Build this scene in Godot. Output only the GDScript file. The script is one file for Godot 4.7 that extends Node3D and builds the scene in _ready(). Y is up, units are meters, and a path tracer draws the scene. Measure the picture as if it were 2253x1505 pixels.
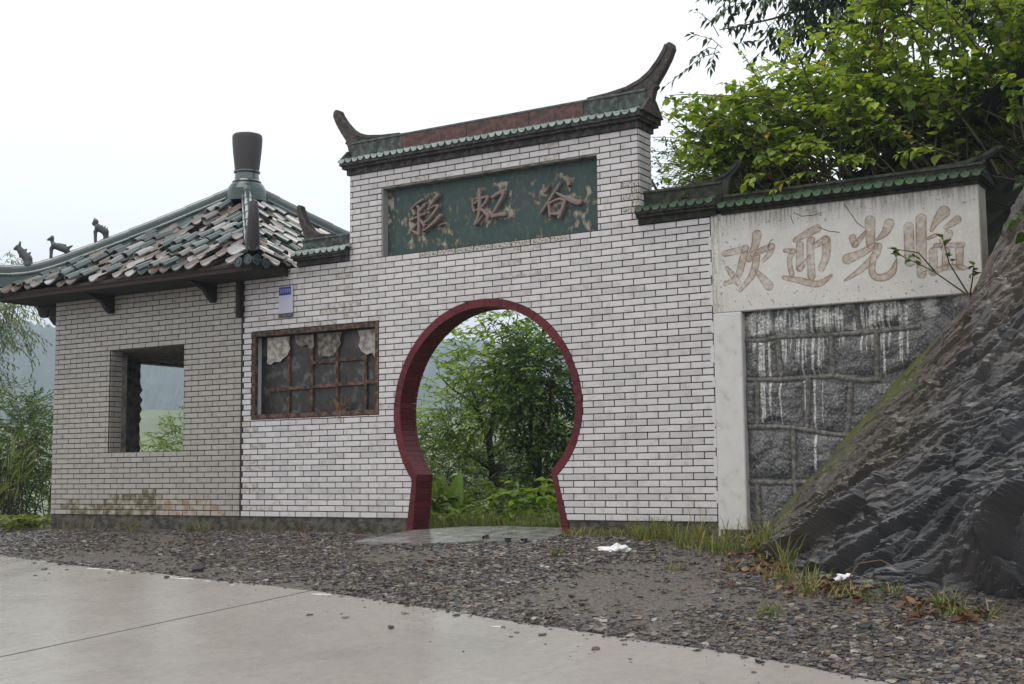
extends Node3D
# A moon-gate wall of white strip tiles with a tiled-roof ticket booth, a plaster wall and a rock slope beside a wet concrete road.

const YAW := 0.5569
const PITCH := 0.1031
const ROLL := -0.0097
const EYE := Vector3(5.0614, 0.4918, 11.9707)

var taken := {}
var M := {}
var rng := RandomNumberGenerator.new()
var n1 := FastNoiseLite.new()
var n2 := FastNoiseLite.new()
var cell := FastNoiseLite.new()


# ---------------------------------------------------------------- mesh helper
class MB:
	var v := PackedVector3Array()
	var n := PackedVector3Array()
	var c := PackedColorArray()
	var uv := PackedVector2Array()
	var col := Color(1, 1, 1)
	var xf := Transform3D()

	func tri(a: Vector3, b: Vector3, d: Vector3) -> void:          # counter-clockwise seen from the front
		a = xf * a
		b = xf * b
		d = xf * d
		var nn := (b - a).cross(d - a).normalized()
		v.append(a); v.append(d); v.append(b)
		n.append(nn); n.append(nn); n.append(nn)
		c.append(col); c.append(col); c.append(col)

	func quad(a: Vector3, b: Vector3, d: Vector3, e: Vector3) -> void:
		tri(a, b, d)
		tri(a, d, e)

	func tri_n(a: Vector3, b: Vector3, d: Vector3, na: Vector3, nb: Vector3, nd: Vector3) -> void:
		v.append(xf * a); v.append(xf * d); v.append(xf * b)
		n.append(xf.basis * na); n.append(xf.basis * nd); n.append(xf.basis * nb)
		c.append(col); c.append(col); c.append(col)

	func box(lo: Vector3, hi: Vector3, ch := 0.0) -> void:
		var m := (lo + hi) * 0.5
		var h := (hi - lo) * 0.5
		ch = minf(ch, minf(h.x, minf(h.y, h.z)) * 0.9)
		var axes := [Vector3.RIGHT, Vector3.UP, Vector3.BACK]
		for k in 3:
			for s in [-1.0, 1.0]:
				var w: Vector3 = axes[k] * s
				var u: Vector3 = axes[(k + 1) % 3]
				var t: Vector3 = axes[(k + 2) % 3] * s
				var o := m + w * h[k]
				var hu: float = h[(k + 1) % 3] - ch
				var ht: float = h[(k + 2) % 3] - ch
				quad(o - u * hu - t * ht, o + u * hu - t * ht, o + u * hu + t * ht, o - u * hu + t * ht)
		if ch <= 0.0:
			return
		for k in 3:                                                  # chamfered edges
			var u2: Vector3 = axes[k]
			var p: Vector3 = axes[(k + 1) % 3]
			var q: Vector3 = axes[(k + 2) % 3]
			var hk := h[k] - ch
			var hp: float = h[(k + 1) % 3]
			var hq: float = h[(k + 2) % 3]
			for sp in [-1.0, 1.0]:
				for sq in [-1.0, 1.0]:
					var a: Vector3 = m + p * sp * hp + q * sq * (hq - ch)
					var b: Vector3 = m + p * sp * (hp - ch) + q * sq * hq
					if sp * sq > 0.0:
						quad(a - u2 * hk, b - u2 * hk, b + u2 * hk, a + u2 * hk)
					else:
						quad(b - u2 * hk, a - u2 * hk, a + u2 * hk, b + u2 * hk)
		for sx in [-1.0, 1.0]:
			for sy in [-1.0, 1.0]:
				for sz in [-1.0, 1.0]:
					var a := m + Vector3(sx * h.x, sy * (h.y - ch), sz * (h.z - ch))
					var b := m + Vector3(sx * (h.x - ch), sy * h.y, sz * (h.z - ch))
					var d := m + Vector3(sx * (h.x - ch), sy * (h.y - ch), sz * h.z)
					if sx * sy * sz > 0.0:
						tri(a, b, d)
					else:
						tri(a, d, b)

	func prism(poly: PackedVector2Array, z0: float, z1: float, ch := 0.0) -> void:   # polygon in x,y, from z0 (back) to z1 (front)
		if Geometry2D.is_polygon_clockwise(poly):
			poly = poly.duplicate()
			poly.reverse()
		var front := poly
		if ch > 0.0:
			var off := Geometry2D.offset_polygon(poly, -ch, Geometry2D.JOIN_MITER)
			if off.size() == 1 and off[0].size() == poly.size():
				front = off[0]
				if Geometry2D.is_polygon_clockwise(front):
					front.reverse()
				var best := 0
				for i in front.size():
					if front[i].distance_squared_to(poly[0]) < front[best].distance_squared_to(poly[0]):
						best = i
				var turned := PackedVector2Array()
				for i in front.size():
					turned.append(front[(i + best) % front.size()])
				front = turned
			else:
				ch = 0.0
		var idx := Geometry2D.triangulate_polygon(front)
		for i in range(0, idx.size(), 3):
			var a := front[idx[i]]
			var b := front[idx[i + 1]]
			var d := front[idx[i + 2]]
			if (b - a).cross(d - a) < 0.0:
				var s := b
				b = d
				d = s
			tri(Vector3(a.x, a.y, z1), Vector3(b.x, b.y, z1), Vector3(d.x, d.y, z1))
		idx = Geometry2D.triangulate_polygon(poly)
		for i in range(0, idx.size(), 3):
			var a := poly[idx[i]]
			var b := poly[idx[i + 1]]
			var d := poly[idx[i + 2]]
			if (b - a).cross(d - a) > 0.0:
				var s := b
				b = d
				d = s
			tri(Vector3(a.x, a.y, z0), Vector3(b.x, b.y, z0), Vector3(d.x, d.y, z0))
		var zm := z1 - ch
		for i in poly.size():
			var j := (i + 1) % poly.size()
			var a := poly[i]
			var b := poly[j]
			quad(Vector3(a.x, a.y, z0), Vector3(b.x, b.y, z0), Vector3(b.x, b.y, zm), Vector3(a.x, a.y, zm))
			if ch > 0.0:
				quad(Vector3(a.x, a.y, zm), Vector3(b.x, b.y, zm), Vector3(front[j].x, front[j].y, z1), Vector3(front[i].x, front[i].y, z1))

	func tube(pts: PackedVector3Array, radii: PackedFloat32Array, sides := 7, flat := 1.0, cap := true) -> void:
		var rings: Array[PackedVector3Array] = []
		var norms: Array[PackedVector3Array] = []
		var ref := Vector3.UP
		var t0 := (pts[1] - pts[0]).normalized()
		if absf(t0.dot(ref)) > 0.9:
			ref = Vector3.RIGHT
		var side := t0.cross(ref).normalized()
		for i in pts.size():
			var t := (pts[mini(i + 1, pts.size() - 1)] - pts[maxi(i - 1, 0)]).normalized()
			side = (side - t * side.dot(t)).normalized()
			var up := side.cross(t).normalized()
			var r := PackedVector3Array()
			var nr := PackedVector3Array()
			for k in sides:
				var a := TAU * k / sides
				var d := side * cos(a) + up * sin(a) * flat
				r.append(pts[i] + d * radii[i])
				nr.append((side * cos(a) + up * sin(a) / flat).normalized())
			rings.append(r)
			norms.append(nr)
		for i in pts.size() - 1:
			for k in sides:
				var j := (k + 1) % sides
				tri_n(rings[i][k], rings[i + 1][j], rings[i][j], norms[i][k], norms[i + 1][j], norms[i][j])
				tri_n(rings[i][k], rings[i + 1][k], rings[i + 1][j], norms[i][k], norms[i + 1][k], norms[i + 1][j])
		if cap:
			for k in range(1, sides - 1):
				tri(rings[0][0], rings[0][k], rings[0][k + 1])
				var e := rings.size() - 1
				tri(rings[e][0], rings[e][k + 1], rings[e][k])

	func lathe(prof: PackedVector2Array, sides := 24) -> void:      # (radius, height) from the bottom up
		for i in prof.size() - 1:
			var a := prof[i]
			var b := prof[i + 1]
			var e := (b - a).normalized()
			var nn := Vector2(e.y, -e.x)
			for k in sides:
				var t0 := TAU * k / sides
				var t1 := TAU * (k + 1) / sides
				var d0 := Vector3(sin(t0), 0, cos(t0))
				var d1 := Vector3(sin(t1), 0, cos(t1))
				var m0 := d0 * nn.x + Vector3.UP * nn.y
				var m1 := d1 * nn.x + Vector3.UP * nn.y
				var p0 := d0 * a.x + Vector3.UP * a.y
				var p1 := d1 * a.x + Vector3.UP * a.y
				var q0 := d0 * b.x + Vector3.UP * b.y
				var q1 := d1 * b.x + Vector3.UP * b.y
				if a.x > 0.0001:
					tri_n(p0, p1, q1, m0, m1, m1)
				if b.x > 0.0001:
					tri_n(p0, q1, q0, m0, m1, m0)

	func put(tv: PackedVector3Array, tn: PackedVector3Array, t: Transform3D, color: Color) -> void:
		v.append_array(t * tv)
		n.append_array(Transform3D(t.basis.orthonormalized(), Vector3.ZERO) * tn)
		var cc := PackedColorArray()
		cc.resize(tv.size())
		cc.fill(color)
		c.append_array(cc)

	func mesh() -> ArrayMesh:
		var arr := []
		arr.resize(Mesh.ARRAY_MAX)
		arr[Mesh.ARRAY_VERTEX] = v
		arr[Mesh.ARRAY_NORMAL] = n
		arr[Mesh.ARRAY_COLOR] = c
		if uv.size() == v.size():
			arr[Mesh.ARRAY_TEX_UV] = uv
		var m := ArrayMesh.new()
		m.add_surface_from_arrays(Mesh.PRIMITIVE_TRIANGLES, arr)
		return m


# ---------------------------------------------------------------- naming
func numbered(called: String) -> String:
	var k: int = taken.get(called, 0)
	taken[called] = k + 1
	return called if k == 0 else "%s_%03d" % [called, k]


func tag(o: Node3D, label := "", category := "", group := "", kind := "") -> Node3D:
	if label: o.set_meta("label", label)
	if category: o.set_meta("category", category)
	if group: o.set_meta("group", group)
	if kind: o.set_meta("kind", kind)
	return o


func thing(called: String, at: Vector3, label: String, category: String, group := "", kind := "") -> Node3D:
	var o := Node3D.new()
	o.name = numbered(called)
	add_child(o)
	o.position = at
	return tag(o, label, category, group, kind)


func part(called: String, m: Mesh, mat: Material, parent: Node3D, at := Vector3.ZERO, kind := "") -> MeshInstance3D:
	var o := MeshInstance3D.new()
	o.name = called
	if parent == self:
		o.name = numbered(called)
	else:
		var key := "%d/%s" % [parent.get_instance_id(), called]
		var k: int = taken.get(key, 0)
		taken[key] = k + 1
		if k > 0:
			o.name = "%s_%03d" % [called, k]
	o.mesh = m
	o.material_override = mat
	parent.add_child(o, true)
	o.position = at
	if kind:
		o.set_meta("kind", kind)
	return o


func V(p: Array) -> PackedVector3Array:                              # flat list -> points
	var r := PackedVector3Array()
	for i in range(0, p.size(), 3):
		r.append(Vector3(p[i], p[i + 1], p[i + 2]))
	return r


func P2(p: Array) -> PackedVector2Array:
	var r := PackedVector2Array()
	for i in range(0, p.size(), 2):
		r.append(Vector2(p[i], p[i + 1]))
	return r


func rf(a: float, b: float) -> float:
	return rng.randf_range(a, b)


# ---------------------------------------------------------------- materials
func lin(r: float, g: float, b: float) -> Color:
	return Color(r, g, b).linear_to_srgb()


func noise_tex(freq: float, seed_: int, ramp: Gradient = null, as_normal := false, bump := 4.0, octaves := 4, kind := FastNoiseLite.TYPE_SIMPLEX_SMOOTH, size := 512) -> NoiseTexture2D:
	var f := FastNoiseLite.new()
	f.seed = seed_
	f.noise_type = kind
	f.frequency = freq
	f.fractal_octaves = octaves
	var t := NoiseTexture2D.new()
	t.width = size
	t.height = size
	t.seamless = true
	t.noise = f
	if ramp: t.color_ramp = ramp
	if as_normal:
		t.as_normal_map = true
		t.bump_strength = bump
	return t


func ramp(stops: Array) -> Gradient:                                  # [offset, r, g, b (linear)] ...
	var g := Gradient.new()
	var o := PackedFloat32Array()
	var c := PackedColorArray()
	for s in stops:
		o.append(s[0])
		c.append(lin(s[1], s[2], s[3]))
	g.offsets = o
	g.colors = c
	return g


func mat(called: String, c: Color, rough := 0.8, vertex := false) -> StandardMaterial3D:
	var m := StandardMaterial3D.new()
	m.resource_name = called
	m.albedo_color = c
	m.roughness = rough
	m.metallic_specular = 0.5
	m.vertex_color_use_as_albedo = vertex
	M[called] = m
	return m


func tri_map(m: StandardMaterial3D, tex: Texture2D, scale: float, world := true) -> StandardMaterial3D:
	m.albedo_texture = tex
	m.uv1_triplanar = true
	m.uv1_world_triplanar = world
	m.uv1_scale = Vector3.ONE * scale
	return m


func relief(m: StandardMaterial3D, tex: Texture2D, cm: float, scale := 0.0) -> StandardMaterial3D:
	m.heightmap_enabled = true
	m.heightmap_texture = tex
	m.heightmap_scale = cm
	m.uv1_triplanar = true
	m.uv1_world_triplanar = true
	if scale > 0.0:
		m.uv1_scale = Vector3.ONE * scale
	return m


func make_materials() -> void:
	var grain := noise_tex(0.03, 5)
	var fine := noise_tex(0.09, 6)
	# strip tiles: a few tones, then stained ones
	for k in 6:
		var t: float = [0.54, 0.575, 0.485, 0.56, 0.515, 0.59][k]
		var m := mat("strip_tile_%d" % k, lin(t * 1.0, t * 0.948, t * 0.955), 0.38)
		tri_map(m, noise_tex(0.012, 11, ramp([[0.12, 0.80, 0.78, 0.75], [0.35, 0.95, 0.945, 0.93], [0.6, 1.0, 1.0, 1.0], [1.0, 1.0, 1.0, 1.0]])) if k == 0 else M["strip_tile_0"].albedo_texture, 0.9)
	for k in 4:
		var t: float = [0.345, 0.365, 0.325, 0.355][k]
		var m := mat("booth_tile_%d" % k, lin(t * 1.0, t * 0.93, t * 0.845), 0.42)
		tri_map(m, M["strip_tile_0"].albedo_texture, 0.9)
	tri_map(mat("moss_tile", lin(1, 1, 1), 0.5), noise_tex(0.009, 21, ramp([[0.25, 0.085, 0.072, 0.030], [0.5, 0.20, 0.177, 0.11], [0.75, 0.35, 0.325, 0.28]])), 1.1)
	tri_map(mat("rust_tile", lin(1, 1, 1), 0.5), noise_tex(0.009, 22, ramp([[0.3, 0.30, 0.19, 0.115], [0.45, 0.34, 0.28, 0.22], [0.6, 0.36, 0.335, 0.30]])), 1.2)
	tri_map(mat("grime_tile", lin(1, 1, 1), 0.5), noise_tex(0.03, 23, ramp([[0.25, 0.10, 0.085, 0.06], [0.45, 0.34, 0.31, 0.27], [0.62, 0.47, 0.45, 0.44]])), 2.2)
	tri_map(mat("streak_tile", lin(1, 1, 1), 0.45), noise_tex(0.018, 28, ramp([[0.2, 0.30, 0.27, 0.235], [0.5, 0.44, 0.41, 0.39], [0.8, 0.53, 0.50, 0.495]])), 1.4)
	tri_map(mat("grout", lin(1, 1, 1), 0.9), noise_tex(0.02, 24, ramp([[0.2, 0.016, 0.011, 0.009], [0.7, 0.042, 0.030, 0.024]])), 1.0)
	tri_map(mat("render_grey", lin(1, 1, 1), 0.9), noise_tex(0.012, 25, ramp([[0.2, 0.10, 0.095, 0.085], [0.5, 0.19, 0.18, 0.16], [0.8, 0.26, 0.25, 0.23]])), 0.8)
	tri_map(mat("plinth", lin(1, 1, 1), 0.75), noise_tex(0.012, 26, ramp([[0.25, 0.030, 0.028, 0.018], [0.5, 0.062, 0.055, 0.038], [0.75, 0.095, 0.085, 0.065]])), 0.9)
	relief(M["plinth"], grain, 1.2)
	tri_map(mat("red_tile_a", lin(1, 1, 1), 0.42), noise_tex(0.02, 27, ramp([[0.2, 0.065, 0.010, 0.014], [0.8, 0.125, 0.017, 0.025]])), 1.2)
	mat("red_tile_b", lin(0.085, 0.012, 0.017), 0.40)
	mat("red_tile_c", lin(0.118, 0.018, 0.025), 0.46)
	for k in ["a", "b", "c"]: M["red_tile_" + k].metallic_specular = 0.32
	# cement trim of the roofs
	tri_map(mat("dark_cement", lin(1, 1, 1), 0.8), noise_tex(0.014, 31, ramp([[0.25, 0.022, 0.020, 0.022], [0.5, 0.045, 0.040, 0.042], [0.78, 0.085, 0.076, 0.072]])), 1.1)
	relief(M["dark_cement"], grain, 1.0)
	tri_map(mat("brown_cement", lin(1, 1, 1), 0.8), noise_tex(0.014, 32, ramp([[0.2, 0.034, 0.027, 0.024], [0.5, 0.055, 0.044, 0.039], [0.85, 0.075, 0.062, 0.056]])), 1.1)
	relief(M["brown_cement"], grain, 1.0)
	tri_map(mat("green_cement", lin(1, 1, 1), 0.7), noise_tex(0.016, 33, ramp([[0.3, 0.035, 0.040, 0.038], [0.55, 0.060, 0.080, 0.072], [0.8, 0.11, 0.13, 0.12]])), 1.1)
	tri_map(mat("red_paint", lin(1, 1, 1), 0.7), noise_tex(0.014, 34, ramp([[0.2, 0.045, 0.026, 0.024], [0.5, 0.090, 0.036, 0.032], [0.85, 0.12, 0.062, 0.055]])), 1.3)
	tri_map(mat("moss_cement", lin(1, 1, 1), 0.9), noise_tex(0.016, 35, ramp([[0.25, 0.012, 0.014, 0.008], [0.5, 0.024, 0.025, 0.017], [0.8, 0.048, 0.048, 0.034]])), 1.3)
	mat("pale_glaze", lin(0.30, 0.36, 0.33), 0.28)
	mat("pale_glaze_b", lin(0.22, 0.29, 0.26), 0.3)
	mat("moss_glaze", lin(0.040, 0.085, 0.042), 0.5)
	mat("moss_glaze_b", lin(0.028, 0.055, 0.028), 0.5)
	# booth roof
	for k in 4:
		var g: Color = [Color(0.055, 0.092, 0.088), Color(0.038, 0.070, 0.068), Color(0.095, 0.125, 0.122), Color(0.045, 0.066, 0.065)][k]
		tri_map(mat("green_glaze_%d" % k, lin(g.r, g.g, g.b), 0.15), noise_tex(0.03, 41, ramp([[0.2, 0.55, 0.5, 0.45], [0.45, 0.95, 0.95, 0.95], [1.0, 1, 1, 1]])) if k == 0 else M["green_glaze_0"].albedo_texture, 1.7)
	for k in 4:
		var g: Color = [Color(0.20, 0.178, 0.17), Color(0.17, 0.162, 0.162), Color(0.16, 0.115, 0.095), Color(0.36, 0.35, 0.35)][k]
		tri_map(mat("clay_%d" % k, lin(g.r, g.g, g.b), 0.16), noise_tex(0.03, 42, ramp([[0.2, 0.5, 0.48, 0.45], [0.5, 0.95, 0.95, 0.95], [1.0, 1, 1, 1]])) if k == 0 else M["clay_0"].albedo_texture, 1.9)
	for k in 4:
		M["clay_%d" % k].metallic_specular = 0.8
		M["green_glaze_%d" % k].metallic_specular = 0.75
	mat("vessel", lin(0.045, 0.038, 0.040), 0.5)
	relief(M["vessel"], fine, 0.6, 2.0)
	mat("dark_glaze", lin(0.035, 0.06, 0.06), 0.25)
	mat("beast_glaze", lin(0.05, 0.058, 0.058), 0.35)
	mat("soot_wood", lin(0.034, 0.020, 0.016), 0.8)
	mat("black_wood", lin(0.018, 0.013, 0.012), 0.85)
	# window
	tri_map(mat("rusty_frame", lin(1, 1, 1), 0.8), noise_tex(0.010, 51, ramp([[0.25, 0.025, 0.018, 0.013], [0.5, 0.07, 0.038, 0.024], [0.75, 0.15, 0.085, 0.055]])), 2.0)
	tri_map(mat("torn_plaster", lin(1, 1, 1), 0.9), noise_tex(0.012, 52, ramp([[0.2, 0.22, 0.185, 0.145], [0.5, 0.38, 0.355, 0.32], [0.8, 0.47, 0.45, 0.42]])), 1.5)
	tri_map(mat("grey_plaster", lin(1, 1, 1), 0.9), noise_tex(0.012, 53, ramp([[0.2, 0.07, 0.055, 0.042], [0.5, 0.16, 0.143, 0.122], [0.8, 0.25, 0.235, 0.21]])), 1.5)
	mat("straw", lin(0.21, 0.115, 0.060), 0.9)
	mat("raised_letter", lin(0.25, 0.19, 0.175), 0.75)
	relief(M["raised_letter"], fine, 0.8, 2.5)
	# ground
	tri_map(mat("wet_slab", lin(1, 1, 1), 0.2), noise_tex(0.012, 61, ramp([[0.25, 0.12, 0.115, 0.11], [0.5, 0.21, 0.205, 0.20], [0.8, 0.30, 0.295, 0.285]])), 0.7)
	tri_map(mat("gravel_bed", lin(0.82, 0.82, 0.82), 0.45), noise_tex(0.06, 62, ramp([[0.2, 0.055, 0.047, 0.040], [0.45, 0.105, 0.091, 0.078], [0.6, 0.14, 0.122, 0.105], [0.8, 0.18, 0.16, 0.138]])), 0.5)
	relief(M["gravel_bed"], noise_tex(0.12, 63, null, false, 4.0, 5), 2.5)
	mat("stone_chip", Color.WHITE, 0.42, true)
	mat("rock", Color.WHITE, 0.38, true).metallic_specular = 0.62
	relief(M["rock"], noise_tex(0.06, 64, null, false, 4.0, 6), 0.3, 2.5)
	mat("soil", Color.WHITE, 0.95, true)
	mat("hill", Color.WHITE, 0.95, true)
	mat("bark", lin(0.045, 0.036, 0.028), 0.9)
	mat("stem", Color.WHITE, 0.8, true)
	for spec in [["leaf", 0.36, 0.96, 1.0, 0.50], ["dark_leaf", 0.38, 0.5, 0.5, 0.3], ["grass", 0.55, 0.7, 0.7, 0.4], ["litter", 0.7, 0.3, 0.25, 0.2]]:
		var m := mat(spec[0], Color.WHITE, spec[1], true)
		m.backlight_enabled = true
		m.backlight = lin(spec[2], spec[3], spec[4])
	mat("plastic", lin(0.72, 0.72, 0.73), 0.35)
	mat("post_cement", lin(0.16, 0.155, 0.14), 0.9)
	mat("white_paint", lin(0.74, 0.74, 0.72), 0.6)


# ---------------------------------------------------------------- gate outline
const GC := Vector2(-2.765, 1.205)

func gate_outline(inset: float) -> PackedVector2Array:               # from the right foot up and round to the left foot
	var p := PackedVector2Array()
	p.append(Vector2(-1.655 - inset, -0.30))
	p.append(Vector2(-1.711 - inset, 0.0))
	var a0 := -0.66
	var a1 := PI + 0.655
	var steps := 64
	for i in steps + 1:
		var a := lerpf(a0, a1, float(i) / steps)
		var r := 1.253 - inset
		if a < 0.0:
			r -= 0.075 * pow(-a / 0.66, 2.0)
		p.append(GC + Vector2(cos(a), sin(a)) * r)
	p.append(Vector2(-3.822 + inset, 0.0))
	p.append(Vector2(-3.862 + inset, -0.30))
	return p


func cut_box(c: CSGCombiner3D, lo: Vector3, hi: Vector3, add := false) -> void:
	var b := CSGBox3D.new()
	b.name = "cutter"
	b.size = hi - lo
	b.position = (lo + hi) * 0.5
	b.operation = CSGShape3D.OPERATION_UNION if add else CSGShape3D.OPERATION_SUBTRACTION
	c.add_child(b, true)


func csg_part(called: String, c: CSGCombiner3D, m: Material, parent: Node3D) -> void:
	c.name = called
	c.material_override = m
	parent.add_child(c, true)


var brick_cache := {}

func brick_mesh(w: float, h: float, d: float, ch: float) -> Mesh:
	var key := "%.3f/%.3f/%.3f" % [w, h, d]
	if not brick_cache.has(key):
		var b := MB.new()
		b.box(Vector3(-w / 2, -h / 2, 0), Vector3(w / 2, h / 2, d), ch)
		brick_cache[key] = b.mesh()
	return brick_cache[key]


# lays strip tiles on the plane z = at; holes are cut out; the first `most` nearest ones become parts, the rest one mesh per tone
func lay_tiles(owner_: Node3D, x0: float, x1: float, row0: int, row1: int, pitch: float, phase: float, holes: Array, pick: Callable, most: int, place: Transform3D, eye_near: Vector3) -> void:
	var items := []
	for row in range(row0, row1 + 1):
		var y0 := (row - 1) * 0.07 + 0.005
		var y1 := y0 + 0.060
		var shift := phase + (0.0 if row % 2 == 1 else -0.5 * pitch)
		var k0 := int(floor((x0 - shift) / pitch)) - 1
		var k1 := int(ceil((x1 - shift) / pitch)) + 1
		for k in range(k0, k1 + 1):
			var a := maxf(x0, shift + k * pitch + 0.0045)
			var b := minf(x1, shift + (k + 1) * pitch - 0.0045)
			if b - a < 0.015:
				continue
			var rect := PackedVector2Array([Vector2(a, y0), Vector2(b, y0), Vector2(b, y1), Vector2(a, y1)])
			var pieces: Array = [rect]
			var cut := false
			for h in holes:
				if Geometry2D.intersect_polygons(rect, h).is_empty():
					continue
				cut = true
				var nextp := []
				for pc in pieces:
					for q in Geometry2D.clip_polygons(pc, h):
						nextp.append(q)
				pieces = nextp
			for pc in pieces:
				var lo: Vector2 = pc[0]
				var hi: Vector2 = pc[0]
				for q in pc:
					lo = Vector2(minf(lo.x, q.x), minf(lo.y, q.y))
					hi = Vector2(maxf(hi.x, q.x), maxf(hi.y, q.y))
				if hi.x - lo.x < 0.015 or hi.y - lo.y < 0.008:
					continue
				var mid := (lo + hi) * 0.5
				items.append({"poly": pc, "lo": lo, "hi": hi, "mid": mid, "cut": cut and pc.size() != 4, "row": row, "d": (place * Vector3(mid.x, mid.y, 0)).distance_to(eye_near) - (hi.x - lo.x) * 8.0})
	items.sort_custom(func(p, q): return p.d < q.d)
	var rest := {}
	for i in items.size():
		var it: Dictionary = items[i]
		var m: Material = pick.call(it.mid, it.row)
		var w: float = it.hi.x - it.lo.x
		var h: float = it.hi.y - it.lo.y
		var proud := 0.009 + rf(0.0, 0.0022)
		var tilt := Basis.from_euler(Vector3(rf(-0.012, 0.012), rf(-0.006, 0.006), rf(-0.004, 0.004)))
		if i < most:
			var o: MeshInstance3D
			if it.cut:
				var b := MB.new()
				var local := PackedVector2Array()
				for q in it.poly:
					local.append(q - it.mid)
				b.prism(local, 0.0, 0.0095, 0.003)
				o = part("brick", b.mesh(), m, owner_)
			else:
				o = part("brick", brick_mesh(snappedf(w, 0.002), snappedf(h, 0.002), 0.010, 0.0038), m, owner_)
			o.transform = place * Transform3D(tilt, Vector3(it.mid.x, it.mid.y, proud - 0.010))
		else:
			if not rest.has(m):
				rest[m] = MB.new()
			var b: MB = rest[m]
			b.xf = Transform3D(tilt, Vector3(it.mid.x, it.mid.y, proud - 0.010))
			if it.cut:
				var local := PackedVector2Array()
				for q in it.poly:
					local.append(q - it.mid)
				b.prism(local, 0.0, 0.0095, 0.003)
			else:
				b.box(Vector3(-w / 2, -h / 2, 0), Vector3(w / 2, h / 2, 0.010), 0.0038)
	for m in rest:
		var o := part("brickwork", rest[m].mesh(), m, owner_, Vector3.ZERO, "stuff")
		o.transform = place


# ---------------------------------------------------------------- brush strokes
func stroke_path(flat: Array) -> Array:                               # [[x, y, w], ...] smoothed
	var pts := []
	for i in range(0, flat.size(), 3):
		pts.append(Vector3(flat[i], flat[i + 1], flat[i + 2]))
	var out := []
	for i in pts.size() - 1:
		var p0: Vector3 = pts[maxi(i - 1, 0)]
		var p1: Vector3 = pts[i]
		var p2: Vector3 = pts[i + 1]
		var p3: Vector3 = pts[mini(i + 2, pts.size() - 1)]
		for k in 5:
			out.append(p1.cubic_interpolate(p2, p0, p3, k / 5.0))
	out.append(pts[-1])
	return out


func carve(strokes: Array) -> Mesh:                                   # raised strokes with sloping flanks, z up from 0
	var b := MB.new()
	var lift := 0.0
	for s in strokes:
		var path := stroke_path(s)
		var rows := []
		var count := path.size()
		for i in count:
			var p: Vector3 = path[i]
			var a: Vector3 = path[maxi(i - 1, 0)]
			var q: Vector3 = path[mini(i + 1, count - 1)]
			var t := Vector2(q.x - a.x, q.y - a.y).normalized()
			var nn := Vector2(-t.y, t.x)
			var w := p.z * 0.54
			var h := 0.042 + lift
			var c := Vector2(p.x, p.y)
			if i == 0: c -= t * w * 0.4
			if i == count - 1: c += t * w * 0.4
			var e := 0.72 if i == 0 or i == count - 1 else 1.0
			var l := c + nn * w * e
			var r := c - nn * w * e
			var li := c + nn * w * 0.72 * e
			var ri := c - nn * w * 0.72 * e
			rows.append([Vector3(l.x, l.y, 0), Vector3(l.x, l.y, h * 0.72), Vector3(li.x, li.y, h), Vector3(c.x, c.y, h + 0.004), Vector3(ri.x, ri.y, h), Vector3(r.x, r.y, h * 0.72), Vector3(r.x, r.y, 0)])
		for i in count - 1:
			for k in 6:
				b.quad(rows[i][k], rows[i][k + 1], rows[i + 1][k + 1], rows[i + 1][k])
		for e in [0, count - 1]:
			for k in range(1, 6):
				if e == 0:
					b.tri(rows[e][0], rows[e][k + 1], rows[e][k])
				else:
					b.tri(rows[e][0], rows[e][k], rows[e][k + 1])
		lift += 0.0016
	return b.mesh()


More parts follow.
